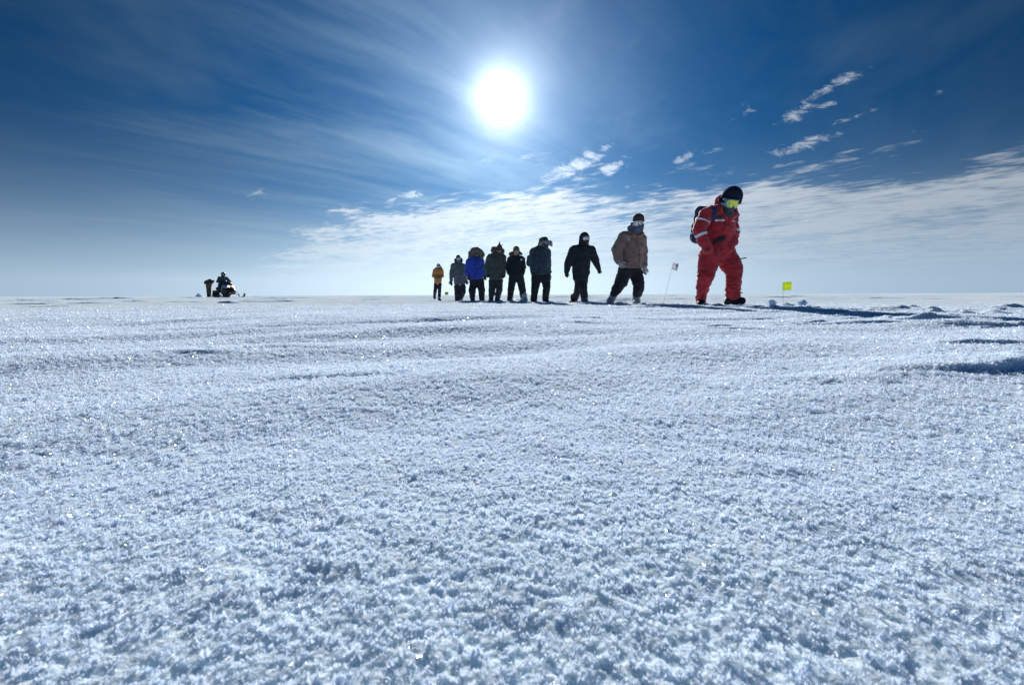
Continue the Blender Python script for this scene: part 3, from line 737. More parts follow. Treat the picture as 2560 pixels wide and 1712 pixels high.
la = s.limb([(440, 462, -0.10, 70), (372, 615, -0.13, 62), (425, 745, -0.17, 55), (462, 822, -0.18, 48)])
ra = s.limb([(725, 480, 0.08, 56), (742, 640, 0.03, 50), (730, 742, -0.05, 48), (690, 800, -0.12, 46)])
ll = s.limb([(485, 890, -0.04, 112), (462, 1000, -0.03, 96), (448, 1090, -0.03, 86), (412, 1210, 0.08, 66), (388, 1352, 0.19, 52)])
rl = s.limb([(640, 880, 0.05, 112), (715, 985, -0.05, 98), (742, 1045, -0.09, 84), (732, 1190, -0.09, 74), (730, 1300, -0.09, 72)])
suit = s.build('suit', [torso, sh, la, ra, ll, rl], 'red', k=0.028, fold=0.016, fs_=12.5, h=0.0115,
    cut=[lambda q: -(np.linalg.norm((q-s.a(690, 400, -0.09))*np.array([1, .8, .9]), axis=-1)-s.r(78))])
collar = s.limb([(560, 400, 0.05, 44), (585, 300, 0.05, 40), (600, 275, 0.06, 30)])
s.build('collar', [collar, s.limb([(620, 420, 0.10, 50), (650, 330, 0.12, 38)]), s.limb([(760, 400, 0.02, 22), (745, 455, -0.05, 34)]), s.limb([(590, 440, -0.06, 46), (640, 500, -0.13, 30)]), s.limb([(745, 440, -0.03, 36), (690, 520, -0.13, 28)])], 'red', fold=0.006,
    cut=[lambda q: -(np.linalg.norm((q-s.a(700, 330, -0.05)), axis=-1)-s.r(92))], seed=4, h=0.011)
s.build('neck_gaiter', [s.limb([(665, 330, -0.02, 62), (690, 385, -0.08, 48), (668, 440, -0.08, 58), (665, 500, -0.10, 34)])], 'dark', fold=0.005, h=0.010)
s.build('balaclava', [s.limb([(655, 330, -0.04, 50), (690, 375, -0.15, 44)])], 'dark', fold=0.003, h=0.009)
s.beanie((722, 262, -0.10), 92, 104, 'navyknit', s.face, up=(0.20, -0.38, 0.88), brim=-0.28)
s.goggles((744, 342, -0.235), 0.118, 0.062, (0.33, -0.82, -0.42), 'ylens', 'frameblue', up=(0.13, -0.3, 0.9), strap='navyknit', hr=0.128)
def band(f0, off, clipper, name='reflective_band', m='silver', parent=suit, h=0.007):
    sdf_mesh(name, lambda q: np.maximum(f0(q)+folds(q, 0.016, 12.5, 0)-off, clipper(q)), clipper.pts, clipper.rad, M[m], parent, s.base, h)
def slab(a, b, th, rad):            # a slab across the line a-b centred at a, thickness th
    a, b = np.array(a), np.array(b); n = (b-a)/np.linalg.norm(b-a)
    f = lambda q: np.maximum(np.abs((q-a)@n)-th, np.linalg.norm(q-a, axis=-1)-rad)
    f.pts = [a]; f.rad = rad; return f
band(la, 0.007, slab(s.p(412, 530, -0.11), s.p(376, 615, -0.13), 0.012, 0.125))
band(la, 0.007, slab(s.p(380, 675, -0.14), s.p(412, 745, -0.16), 0.021, 0.115))
band(ra, 0.007, slab(s.p(742, 628, 0.03), s.p(735, 700, 0.0), 0.017, 0.095))
def chest(x0, x1, y, hh=10):
    f = s.bx((x0+x1)/2, y, -0.13, (x1-x0)/2, hh, 0.13, rd=0.002); return f
tf = lambda q: union([torso(q), sh(q)], 0.028)
band(tf, 0.009, chest(540, 630, 513)); band(tf, 0.009, chest(690, 764, 518))
for (x, y, w_, h_) in ((570, 476, 42, 14), (735, 478, 26, 14), (438, 828, 22, 9)):
    sdf_mesh('pocket_flap', lambda q: np.maximum(union([torso(q), sh(q), la(q)], 0.028)+folds(q, 0.016, 12.5, 0)-0.010, box(q, s.a(x, y, -0.15), (s.r(w_), 0.14, s.r(h_)), rotm(0, 0, -20 if y > 800 else 0), 0.003)), [s.a(x, y, -0.15)], 0.18, M['maroon'], suit, s.base, 0.008)
# zip down the front
sdf_mesh('zip', lambda q: np.maximum(union([torso(q), sh(q)], 0.028)+folds(q, 0.016, 12.5, 0)-0.006, np.minimum(box(q, s.a(628, 600, -0.15), (0.006, 0.16, s.r(95)), rotm(0, 0, 8), 0.002), box(q, s.a(603, 800, -0.15), (0.006, 0.16, s.r(80)), None, 0.002))), [s.a(628, 520, -0.15), s.a(603, 880, -0.15)], 0.15, M['maroon'], suit, s.base, 0.008)
s.build('hip_pouch', [s.bx(590, 718, -0.17, 52, 22, 0.035, rotm(0, 0, -22), 0.02)], 'black', h=0.009)
s.boot((392, 1372, 0.20), (392, 1398, 0.06), 0.06, 'boot', (388, 1335, 0.20))
s.boot((700, 1372, -0.08), (822, 1366, -0.13), 0.062, 'boot', (716, 1330, -0.08))
poly_mesh('ankle_strap', *tube([s.p(790, 1276, -0.16), s.p(812, 1277, -0.17), s.p(832, 1279, -0.18)], 0.010), M['black'], s.root, s.base)
poly_mesh('loose_strap', *tube([s.p(790, 915, -0.02), s.p(822, 920, -0.03), s.p(850, 912, -0.04), s.p(880, 909, -0.05)], [0.007, 0.008, 0.010, 0.004]), M['black'], s.root, s.base)
for nm, a_, b_ in (('glove', (430, 760, -0.19), (478, 850, -0.16)), ('glove', (720, 770, -0.10), (680, 830, -0.10))):
    pass
# backpack hangs on the walker: a thing of its own
def backpack(fig, c, hx, hz, hy, m, label, straps, rot=None, h=0.012):
    b = empty('backpack', fig.p(*c), label, 'backpack'); b0 = b.location.copy()
    C_ = fig.a(*c); rt = rot if rot is not None else rotm(0)
    f = lambda q: union([box(q, C_, (fig.r(hx), hy, fig.r(hz)), rt, 0.06), box(q, C_+rt@np.array([-fig.r(hx)*0.75, hy*0.3, -fig.r(hz)*0.35]), (fig.r(hx)*0.4, hy*0.7, fig.r(hz)*0.5), rt, 0.04)], 0.02)+folds(q, 0.010, 9, 5)
    sdf_mesh('pack_body', f, [C_], max(fig.r(hx), fig.r(hz), hy)*1.5, M[m], b, b0, h)
    for st in straps:
        L = [(fig.a(x, y, d), fig.r(r)) for x, y, d, r in st]
        g_ = lambda q: union([seg(q, a, e, ra, rb) for (a, ra), (e, rb) in zip(L[:-1], L[1:])], 0.02)
        sdf_mesh('shoulder_strap', g_, [l[0] for l in L], max(l[1] for l in L), M[m], b, b0, h*0.8)
    return b
backpack(s, (415, 565, 0.20), 102, 190, 0.115, 'navy', 'navy blue backpack worn by the walker in the red suit', [[(500, 385, 0.02, 34), (520, 415, -0.12, 40), (512, 470, -0.15, 36), (528, 508, -0.13, 16)], [(735, 405, 0.06, 14), (768, 440, 0.03, 20), (775, 520, 0.02, 14)]], rotm(-22, 0, 6))

# --- tan jacket ---------------------------------------------------
s = Fig(1480, 500, 5.225, 9.0, (410, 1362), 'person in a brown canvas jacket with white goggles, pale gloves and pale boots')
s.face = (0.18, -0.97, -0.12)
s.body(dict(head=(610, 285, -0.03), neck=(590, 400, 0), pelvis=(500, 900, 0), ls=(420, 480, -0.04), rs=(650, 490, 0.06), le=(322, 645, -0.05), re=(682, 655, 0.05),
            lw=(352, 810, -0.14), rw=(690, 860, 0.0), lf=(425, 898, -0.20), rf=(682, 985, -0.05), lh=(430, 940, -0.03), rh=(570, 940, 0.03), lk=(330, 1160, -0.10), rk=(610, 1130, -0.12), la=(250, 1300, 0.10), ra=(578, 1310, -0.02), lt=(235, 1352, 0.0), rt=(580, 1355, -0.16)))
torso = s.limb([(545, 500, 0.02, 120), (540, 620, 0.0, 138), (520, 760, 0.0, 142), (510, 880, 0.0, 145)], 0.8)
sh = s.limb([(425, 485, -0.03, 76), (560, 465, 0.02, 70), (645, 490, 0.05, 62)])
la = s.limb([(415, 495, -0.04, 78), (325, 645, -0.07, 68), (348, 800, -0.14, 50)])
ra = s.limb([(652, 505, 0.06, 58), (678, 650, 0.05, 46), (687, 862, 0.0, 36)])
jk = s.build('jacket', [torso, sh, la, ra], 'tan', k=0.03, fold=0.013, cut=[s.below(500, 893)], h=0.013, seed=2)
s.build('collar', [s.limb([(525, 428, -0.06, 24), (560, 470, -0.14, 20)]), s.limb([(665, 435, -0.03, 18), (620, 470, -0.14, 20)]), s.limb([(520, 420, 0.06, 34), (640, 420, 0.08, 30)])], 'orangelin', jk, h=0.010)
sdf_mesh('zip', lambda q: np.maximum(union([torso(q), sh(q)], 0.03)+folds(q, 0.013, 9, 2)-0.006, np.minimum(box(q, s.a(586, 560, -0.15), (0.006, 0.16, s.r(80)), None, 0.002), box(q, s.a(618, 760, -0.15), (0.007, 0.16, s.r(110)), None, 0.002))), [s.a(586, 480, -0.15), s.a(618, 870, -0.15)], 0.15, M['brownknit'], jk, s.base, 0.009)
sdf_mesh('chest_patch', lambda q: np.maximum(union([torso(q), sh(q)], 0.03)+folds(q, 0.013, 9, 2)-0.008, box(q, s.a(484, 514, -0.15), (s.r(14), 0.16, s.r(14)), None, 0.002)), [s.a(484, 514, -0.15)], 0.16, M['frame'], jk, s.base, 0.008)
s.build('trousers', [s.limb([(430, 920, -0.02, 88), (560, 920, 0.02, 92)], 0.85), s.limb([(425, 950, -0.03, 92), (385, 1060, -0.08, 84), (322, 1165, -0.10, 66), (288, 1215, -0.02, 50)]), s.limb([(570, 960, 0.03, 92), (606, 1080, -0.08, 74), (612, 1150, -0.12, 66), (592, 1222, -0.08, 60)])], 'pants', fold=0.014, h=0.013, seed=3, k=0.025)
s.boot((240, 1325, 0.06), (228, 1352, -0.08), 0.062, 'paleboot', (286, 1235, 0.0))
s.boot((578, 1325, -0.03), (580, 1345, -0.20), 0.068, 'paleboot', (585, 1240, -0.06))
s.glove((345, 805, -0.15), (425, 898, -0.20), 0.056, 'pale', 1, 0.6)
s.glove((688, 872, 0.0), (682, 988, -0.05), 0.048, 'pale', 1, 0.6)
s.build('neck_gaiter', [s.limb([(500, 372, 0.06, 40), (560, 350, 0.02, 50), (600, 330, -0.03, 66), (600, 390, -0.06, 58)]), s.limb([(655, 330, 0.0, 26), (648, 380, 0.0, 24)])], 'slate', fold=0.007, h=0.011, seed=6)
s.beanie((607, 245, -0.02), 70, 66, 'brownknit', s.face, brim=-0.45)
s.goggles((616, 306, -0.135), 0.092, 0.050, s.face, hr=0.105)

# --- dark hooded --------------------------------------------------
s = Fig(1280, 560, 7.127, 11.4, (1200, 1405), 'person in dark clothes with a tight black hood and both arms swung out')
s.face = (0.22, -0.97, -0.1)
s.body(dict(head=(1305, 262, -0.02), neck=(1285, 370, 0), pelvis=(1230, 960, 0), ls=(1110, 470, 0), rs=(1400, 470, 0.03), le=(1000, 690, 0), re=(1490, 660, 0.05),
            lw=(965, 870, -0.03), rw=(1548, 815, 0.02), lf=(975, 965, -0.08), rf=(1548, 898, -0.04), lh=(1180, 980, 0), rh=(1280, 980, 0), lk=(1180, 1160, -0.05), rk=(1265, 1150, -0.14), la=(1100, 1350, 0.2), ra=(1290, 1360, -0.1), lt=(1060, 1395, 0.14), rt=(1310, 1390, -0.22)))
s.build('jacket', [s.limb([(1245, 540, 0, 150), (1232, 700, 0, 160), (1225, 830, 0, 148), (1215, 960, 0, 128)], 0.78), s.limb([(1110, 470, 0, 88), (1265, 450, 0, 110), (1400, 472, 0.03, 86)]),
    s.limb([(1100, 480, 0, 92), (1012, 680, 0, 74), (970, 850, -0.03, 46)]), s.limb([(1410, 485, 0.03, 90), (1485, 650, 0.05, 68), (1548, 800, 0.02, 42)]), s.limb([(1330, 860, -0.02, 62), (1300, 960, -0.02, 52)])], 'black', fold=0.014, cut=[s.below(1200, 1008, 0.06)], seed=7, h=0.016)
s.build('hood', [s.blob(1288, 265, 0, 92, 122, 0.135), s.limb([(1275, 330, 0.0, 84), (1275, 400, 0, 96)])], 'black', fold=0.006, cut=[lambda q: -ell(q, s.a(1325, 270, -0.15), (s.r(58), 0.09, s.r(78)))], h=0.012)
s.build('face_mask', [s.limb([(1318, 310, -0.07, 44), (1310, 360, -0.05, 40)])], 'maroon', h=0.012)
s.goggles((1322, 262, -0.12), 0.082, 0.045, s.face, hr=0.10)
s.build('trousers', [s.limb([(1190, 985, 0, 88), (1270, 985, 0, 84)], 0.85), s.limb([(1195, 1010, 0, 82), (1178, 1160, -0.03, 66), (1118, 1330, 0.18, 58), (1095, 1385, 0.2, 52)]), s.limb([(1265, 1010, 0, 82), (1262, 1160, -0.13, 74), (1290, 1290, -0.12, 66)])], 'pants', fold=0.013, h=0.016)
s.boot((1090, 1370, 0.2), (1058, 1395, 0.10), 0.06, 'boot')
s.boot((1290, 1350, -0.1), (1310, 1380, -0.26), 0.075, 'grey', (1290, 1275, -0.1))
s.glove((966, 865, -0.03), (975, 972, -0.08), 0.045, 'black', 1, 0.8)
s.glove((1552, 812, 0.02), (1548, 905, -0.04), 0.045, 'black', 1, 0.9)

# --- fur-trimmed hood, head down ---------------------------------
s = Fig(1280, 560, 7.127, 12.3, (490, 1388), 'person in a dark teal parka whose grey fur-trimmed hood is bent low')
s.face = (0.45, -0.70, -0.55)
s.body(dict(head=(600, 350, -0.08), neck=(545, 420, 0), pelvis=(515, 930, 0), ls=(390, 500, 0), rs=(640, 490, 0.05), le=(345, 680, -0.03), re=(672, 680, 0.04),
            lw=(360, 830, -0.1), rw=(672, 830, -0.02), lf=(388, 890, -0.15), rf=(668, 895, -0.06), lh=(450, 960, 0), rh=(590, 960, 0), lk=(410, 1150, -0.1), rk=(615, 1130, -0.05), la=(388, 1340, 0), ra=(595, 1340, 0), lt=(385, 1385, -0.12), rt=(615, 1385, -0.12)))
s.build('parka', [s.limb([(520, 540, 0.02, 138), (505, 700, 0, 158), (505, 880, 0, 165)], 0.8), s.limb([(400, 500, 0, 82), (520, 460, 0, 90), (628, 490, 0.04, 62)]), s.limb([(385, 510, 0, 78), (368, 680, -0.04, 66), (372, 830, -0.1, 52)]), s.limb([(636, 500, 0.05, 58), (655, 680, 0.04, 44), (655, 830, 0, 42)])], 'teal', fold=0.014, cut=[s.below(500, 905, 0.05)], seed=9, h=0.016)
hd = s.build('hood', [s.limb([(545, 300, 0.03, 66), (520, 370, 0.05, 56), (525, 420, 0.02, 66)]), s.blob(582, 290, -0.02, 66, 62, 0.11)], 'teal', fold=0.005, h=0.013)
s.build('fur_trim', [s.limb([(492, 388, -0.02, 24), (530, 340, -0.10, 34), (610, 322, -0.16, 36), (680, 338, -0.13, 38), (702, 378, -0.08, 24)])], 'greyfur', hd, furry=0.014, h=0.011)
s.build('face_mask', [s.limb([(600, 385, -0.10, 34), (622, 425, -0.12, 30)])], 'slate', h=0.012)
s.goggles((625, 385, -0.16), 0.075, 0.035, s.face, 'smoke', 'dark', hr=0.09)
s.build('trousers', [s.limb([(445, 940, 0, 98), (595, 940, 0, 98)], 0.85), s.limb([(435, 960, 0, 94), (408, 1150, -0.08, 68), (388, 1365, 0, 58)]), s.limb([(600, 960, 0, 92), (618, 1120, -0.05, 66), (594, 1350, 0, 58)])], 'pants', fold=0.014, h=0.016)
s.boot((388, 1365, 0), (385, 1385, -0.14), 0.06, 'boot'); s.boot((598, 1360, 0), (628, 1385, -0.12), 0.06, 'boot')
s.glove((365, 825, -0.12), (392, 905, -0.15), 0.045, 'black'); s.glove((660, 825, -0.02), (668, 905, -0.06), 0.045, 'black')
backpack(s, (318, 655, 0.10), 52, 102, 0.10, 'maroon', 'dark maroon backpack worn by the walker with the grey fur-trimmed hood', [[(395, 440, 0.02, 16), (405, 480, -0.12, 18), (400, 600, -0.14, 14)]], None, 0.015)

# --- green cap ----------------------------------------------------
s = Fig(1250, 600, 8.713, 14.0, (360, 1345), 'person in a black jacket with an olive knit hat and white chest patch')
s.face = (-0.05, -0.95, -0.28)
s.body(dict(head=(352, 262, -0.04), neck=(345, 370, 0), pelvis=(355, 800, 0), ls=(235, 430, 0), rs=(470, 430, 0), le=(165, 600, 0.02), re=(520, 600, 0.02),
            lw=(205, 725, -0.12), rw=(492, 720, -0.12), lf=(230, 775, -0.14), rf=(472, 770, -0.14), lh=(290, 840, 0), rh=(425, 840, 0), lk=(245, 1070, -0.08), rk=(480, 1070, -0.08), la=(215, 1290, 0), ra=(515, 1290, -0.1), lt=(222, 1335, -0.12), rt=(555, 1325, -0.22)))
jk = s.build('jacket', [s.limb([(352, 480, 0, 130), (355, 620, 0, 140), (358, 740, 0, 150)], 0.8), s.limb([(235, 430, 0, 76), (352, 400, 0, 84), (468, 425, 0, 74)]), s.limb([(220, 440, 0, 74), (168, 590, 0.02, 62), (205, 715, -0.1, 52)]), s.limb([(480, 440, 0, 72), (508, 590, 0.02, 58), (490, 712, -0.1, 50)]), s.limb([(240, 780, 0, 52), (455, 780, 0, 62)])], 'black', fold=0.013, cut=[s.below(350, 840)], seed=11, h=0.016)
sdf_mesh('chest_patch', lambda q: box(q, s.a(465, 425, -0.155), (s.r(20), 0.02, s.r(20)), None, 0.004), [s.a(465, 425, -0.155)], 0.05, M['frame'], jk, s.base, 0.008)
s.build('fur_collar', [s.limb([(225, 300, 0.05, 36), (260, 280, 0.08, 30)]), s.limb([(425, 270, 0.06, 30), (462, 305, 0.05, 30)]), s.limb([(230, 320, 0.02, 32), (300, 380, -0.06, 26)]), s.limb([(300, 290, 0.12, 50), (400, 290, 0.12, 50)])], 'fur', furry=0.012, h=0.013)
s.beanie((355, 205, -0.02), 70, 72, 'olive', s.face, brim=-0.35)
s.build('trousers', [s.limb([(285, 820, 0, 92), (430, 820, 0, 92)], 0.85), s.limb([(275, 850, 0, 90), (242, 1070, -0.06, 74), (215, 1290, 0, 62)]), s.limb([(438, 850, 0, 90), (485, 1070, -0.06, 76), (508, 1270, -0.1, 64)])], 'pants', fold=0.014, h=0.017)
s.boot((220, 1315, 0), (222, 1332, -0.14), 0.07, 'grey'); s.boot((525, 1290, -0.12), (558, 1315, -0.26), 0.085, 'paleboot')
for a_, b_ in (((206, 715, -0.12), (232, 780, -0.14)), ((490, 712, -0.12), (470, 775, -0.14))): s.glove(a_, b_, 0.045, 'black')

# --- pointed hat --------------------------------------------------
s = Fig(1150, 600, 8.708, 14.6, (760, 1350), 'tall person in an olive parka with a pointed mauve hat and fur collar')
s.face = (0.1, -0.97, -0.2)
s.body(dict(head=(858, 215, -0.03), neck=(840, 310, 0), pelvis=(785, 850, 0), ls=(665, 380, 0), rs=(935, 380, 0), le=(575, 590, 0), re=(970, 590, 0.02),
            lw=(600, 770, -0.1), rw=(955, 770, -0.1), lf=(610, 815, -0.12), rf=(932, 828, -0.12), lh=(720, 880, 0), rh=(850, 880, 0), lk=(695, 1110, -0.05), rk=(850, 1110, -0.08), la=(682, 1300, 0), ra=(820, 1300, 0), lt=(680, 1338, -0.12), rt=(885, 1335, -0.1)))
s.build('parka', [s.limb([(800, 480, 0, 150), (785, 640, 0, 165), (780, 820, 0, 148)], 0.8), s.limb([(670, 380, 0, 84), (805, 350, 0, 96), (928, 380, 0, 76)]), s.limb([(655, 400, 0, 86), (590, 580, 0, 68), (605, 740, -0.08, 52)]), s.limb([(935, 400, 0, 74), (955, 580, 0.02, 56), (950, 740, -0.08, 48)])], 'oliveparka', fold=0.015, cut=[s.below(780, 870)], seed=13, h=0.017)
s.build('fur_collar', [s.limb([(730, 200, 0.06, 58), (720, 235, 0.04, 48), (780, 290, -0.02, 40)]), s.limb([(930, 235, 0.04, 42), (930, 270, 0.0, 40), (870, 320, -0.06, 34)]), s.limb([(760, 190, 0.12, 50), (900, 210, 0.12, 46)])], 'fur', furry=0.014, h=0.014)
s.beanie((858, 175, -0.02), 66, 72, 'mauve', s.face, brim=-0.45, peak=0.10, up=(0.03, 0, 1))
s.build('hat_tassel', [s.limb([(905, 120, 0, 5), (925, 104, 0, 11)])], 'mauve', h=0.008)
s.goggles((862, 212, -0.12), 0.072, 0.034, s.face, 'smoke', 'maroon', hr=0.095)
s.build('trousers', [s.limb([(715, 880, 0, 85), (850, 880, 0, 85)], 0.85), s.limb([(712, 900, 0, 84), (694, 1110, -0.04, 74), (680, 1310, 0, 50)]), s.limb([(850, 900, 0, 84), (855, 1090, -0.06, 72), (808, 1300, 0, 56)])], 'dark', fold=0.014, h=0.017)
s.boot((680, 1325, 0), (680, 1340, -0.14), 0.06, 'boot'); s.boot((810, 1322, 0), (888, 1340, -0.08), 0.062, 'boot')
s.glove((602, 745, -0.1), (612, 820, -0.12), 0.05, 'black'); s.glove((952, 745, -0.1), (930, 835, -0.12), 0.05, 'maroon')

# --- blue parka ---------------------------------------------------
s = Fig(1150, 600, 8.708, 15.2, (365, 1350), 'person in a bright blue parka with a huge brown fur-ruffed hood')
s.face = (0.15, -0.95, -0.28)
s.body(dict(head=(370, 300, 0.0), neck=(350, 400, 0), pelvis=(360, 860, 0), ls=(225, 470, 0), rs=(465, 460, 0), le=(160, 640, 0), re=(510, 640, 0.02),
            lw=(185, 810, -0.06), rw=(535, 800, -0.04), lf=(194, 880, -0.1), rf=(548, 870, -0.06), lh=(300, 890, 0), rh=(425, 890, 0), lk=(265, 1110, -0.06), rk=(465, 1090, -0.08), la=(272, 1300, 0), ra=(475, 1300, 0), lt=(285, 1342, -0.12), rt=(510, 1340, -0.14)))
s.build('parka', [s.limb([(335, 520, 0, 140), (345, 680, 0, 150), (350, 830, 0, 152)], 0.8), s.limb([(220, 465, 0, 82), (340, 440, 0, 90), (455, 455, 0, 72)]), s.limb([(205, 480, 0, 82), (165, 640, 0, 62), (178, 770, -0.05, 48)]), s.limb([(468, 475, 0, 66), (502, 640, 0.02, 50), (520, 760, -0.03, 44)])], 'blue', fold=0.014, cut=[s.below(350, 862)], seed=15, h=0.017)
hd = s.build('hood', [s.blob(345, 290, 0.08, 118, 118, 0.13), s.limb([(330, 380, 0.06, 100), (330, 430, 0.04, 100)])], 'blue', fold=0.006, h=0.018)
s.build('fur_ruff', [s.limb([(215, 370, -0.04, 40), (232, 290, -0.04, 52), (290, 225, -0.05, 58), (370, 215, -0.06, 60), (445, 260, -0.05, 58), (490, 330, -0.04, 50), (470, 390, -0.05, 34)]), s.limb([(290, 290, -0.03, 50), (310, 350, -0.03, 36)])], 'fur', hd, furry=0.022, h=0.013)
s.build('scarf', [s.limb([(330, 385, -0.05, 40), (400, 385, -0.05, 40)])], 'dark', h=0.014)
s.goggles((385, 305, -0.10), 0.075, 0.034, s.face, 'smoke', 'dark', hr=0.095)
s.build('trousers', [s.limb([(300, 890, 0, 92), (430, 890, 0, 92)], 0.85), s.limb([(298, 920, 0, 90), (265, 1110, -0.06, 76), (275, 1305, 0, 52)]), s.limb([(435, 920, 0, 92), (468, 1090, -0.06, 74), (475, 1305, 0, 58)])], 'pants', fold=0.014, h=0.017)
s.boot((278, 1320, 0), (305, 1340, -0.12), 0.062, 'boot'); s.boot((490, 1320, 0), (525, 1338, -0.14), 0.068, 'grey')
s.glove((180, 770, -0.06), (195, 890, -0.1), 0.058, 'redmitt'); s.glove((528, 765, -0.04), (550, 880, -0.06), 0.055, 'dark')

# --- grey jacket --------------------------------------------------
s = Fig(1060, 620, 9.8, 16.6, (860, 1350), 'person in a grey winter jacket and dark knit hat beside the blue parka')
s.face = (0.05, -0.95, -0.28)
s.body(dict(head=(845, 275, -0.03), neck=(848, 370, 0), pelvis=(880, 920, 0), ls=(725, 430, 0), rs=(965, 430, 0), le=(665, 640, 0), re=(1010, 640, 0.03),
            lw=(662, 800, -0.04), rw=(1030, 800, 0.0), lf=(667, 915, -0.06), rf=(1058, 895, -0.04), lh=(820, 950, 0), rh=(935, 950, 0), lk=(818, 1130, -0.05), rk=(965, 1070, -0.12), la=(810, 1310, 0), ra=(900, 1290, 0.05), lt=(815, 1345, -0.12), rt=(905, 1330, -0.06)))
s.build('jacket', [s.limb([(850, 500, 0, 120), (860, 680, 0, 135), (875, 850, 0, 138)], 0.8), s.limb([(730, 432, 0, 66), (850, 405, 0, 76), (960, 432, 0, 62)]), s.limb([(718, 445, 0, 64), (668, 630, 0, 52), (665, 790, -0.03, 40)]), s.limb([(965, 445, 0, 60), (995, 640, 0.03, 46), (1022, 790, 0, 38)])], 'grey', fold=0.014, cut=[s.below(860, 890)], seed=17, h=0.019)
s.build('collar', [s.limb([(770, 330, 0.03, 30), (800, 365, -0.03, 36)]), s.limb([(925, 300, 0.03, 30), (900, 360, -0.03, 34)]), s.limb([(790, 300, 0.1, 50), (900, 290, 0.1, 50)])], 'dark', fold=0.008, h=0.015)
s.beanie((840, 222, -0.02), 54, 54, 'brownknit', s.face, brim=-0.35)
s.goggles((848, 272, -0.12), 0.07, 0.036, s.face, hr=0.095)
s.build('neck_gaiter', [s.limb([(850, 320, -0.06, 42), (850, 370, -0.03, 40)])], 'slate', h=0.014)
s.build('trousers', [s.limb([(820, 950, 0, 82), (945, 950, 0, 82)], 0.85), s.limb([(822, 970, 0, 80), (815, 1130, -0.05, 68), (810, 1320, 0, 52)]), s.limb([(940, 970, 0, 82), (965, 1070, -0.1, 64), (912, 1230, 0.04, 46)])], 'pants', fold=0.014, h=0.019)
s.boot((812, 1325, 0), (818, 1342, -0.12), 0.06, 'boot'); s.boot((900, 1290, 0.05), (900, 1325, -0.06), 0.06, 'paleboot')
s.glove((664, 795, -0.04), (668, 925, -0.06), 0.058, 'dark', -1); s.glove((1030, 795, 0), (1062, 905, -0.04), 0.05, 'dark')

# --- orange jacket ------------------------------------------------
s = Fig(1060, 620, 9.8, 21.4, (330, 1285), 'person in an orange jacket with hands held together, last in the line')
s.face = (0.0, -0.97, -0.2)
s.body(dict(head=(355, 440, -0.02), neck=(355, 510, 0), pelvis=(335, 860, 0), ls=(270, 550, 0), rs=(425, 540, 0), le=(225, 690, 0), re=(462, 690, 0.0),
            lw=(320, 745, -0.18), rw=(385, 740, -0.18), lf=(365, 698, -0.20), rf=(350, 705, -0.22), lh=(295, 890, 0), rh=(375, 890, 0), lk=(275, 1070, -0.1), rk=(382, 1060, -0.04), la=(258, 1190, 0.15), ra=(375, 1220, -0.02), lt=(262, 1238, 0.12), rt=(400, 1275, -0.12)))
s.build('jacket', [s.limb([(345, 590, 0, 88), (342, 720, 0, 92), (340, 840, 0, 92)], 0.8), s.limb([(275, 550, 0, 50), (350, 530, 0, 54), (425, 545, 0, 48)]), s.limb([(268, 560, 0, 50), (228, 685, -0.02, 38), (305, 745, -0.17, 30)]), s.limb([(428, 555, 0, 48), (455, 685, -0.02, 36), (395, 740, -0.17, 30)])], 'orange', fold=0.012, cut=[s.below(340, 862)], seed=19, h=0.02)
s.build('hood', [s.limb([(300, 490, 0.06, 26), (350, 510, -0.02, 40)]), s.limb([(425, 475, 0.06, 22), (370, 515, -0.04, 34)])], 'dark', h=0.018)
s.beanie((356, 425, -0.01), 46, 44, 'black', s.face, brim=-0.3)
s.goggles((355, 455, -0.10), 0.072, 0.042, s.face, hr=0.095)
s.glove((318, 745, -0.19), (372, 690, -0.20), 0.06, 'olive'); s.glove((390, 742, -0.19), (345, 700, -0.22), 0.06, 'olive')
s.build('trousers', [s.limb([(290, 880, 0, 48), (385, 880, 0, 50)], 0.85), s.limb([(295, 900, 0, 50), (272, 1060, -0.08, 44), (262, 1150, 0.12, 36)]), s.limb([(380, 900, 0, 50), (382, 1050, -0.03, 42), (375, 1185, 0, 38)])], 'pants', fold=0.012, h=0.02)
s.build('gaiter', [s.limb([(262, 1155, 0.12, 32), (260, 1180, 0.14, 28)])], 'paleboot', h=0.014); s.build('gaiter', [s.limb([(375, 1190, 0, 34), (375, 1235, 0, 30)])], 'paleboot', h=0.014)
s.boot((258, 1200, 0.15), (262, 1232, 0.06), 0.055, 'boot', (260, 1190, 0.15)); s.boot((372, 1250, 0), (402, 1272, -0.12), 0.055, 'boot', (374, 1235, 0))

# --- far bystander ------------------------------------------------
s = Fig(480, 660, 13.03, 38.0, (550, 1085), 'person in dark brown clothes standing behind the snowmobile with both elbows raised', 'people by the snowmobile')
s.face = (0.0, 0.9, -0.4)
s.body(dict(head=(585, 545, -0.1), neck=(570, 575, 0), pelvis=(545, 780, 0), ls=(490, 590, 0), rs=(625, 580, 0), le=(432, 610, -0.05), re=(700, 550, -0.05),
            lw=(500, 625, -0.25), rw=(640, 600, -0.25), lf=(555, 602, -0.28), rf=(595, 592, -0.28), lh=(515, 800, 0), rh=(575, 800, 0), lk=(525, 930, -0.04), rk=(580, 930, -0.04), la=(525, 1050, 0), ra=(580, 1050, 0), lt=(525, 1078, -0.12), rt=(580, 1078, -0.12)))
s.build('parka', [s.limb([(550, 610, 0, 100), (545, 700, 0, 84), (545, 790, 0, 72)], 0.85), s.limb([(470, 590, 0, 56), (560, 560, 0, 60), (650, 575, 0, 54)]), s.limb([(470, 590, 0, 56), (438, 615, -0.05, 42), (500, 650, -0.22, 36)]), s.limb([(650, 580, 0, 54), (692, 558, -0.05, 32), (640, 620, -0.22, 32)])], 'brownknit', fold=0.012, seed=21, h=0.024)
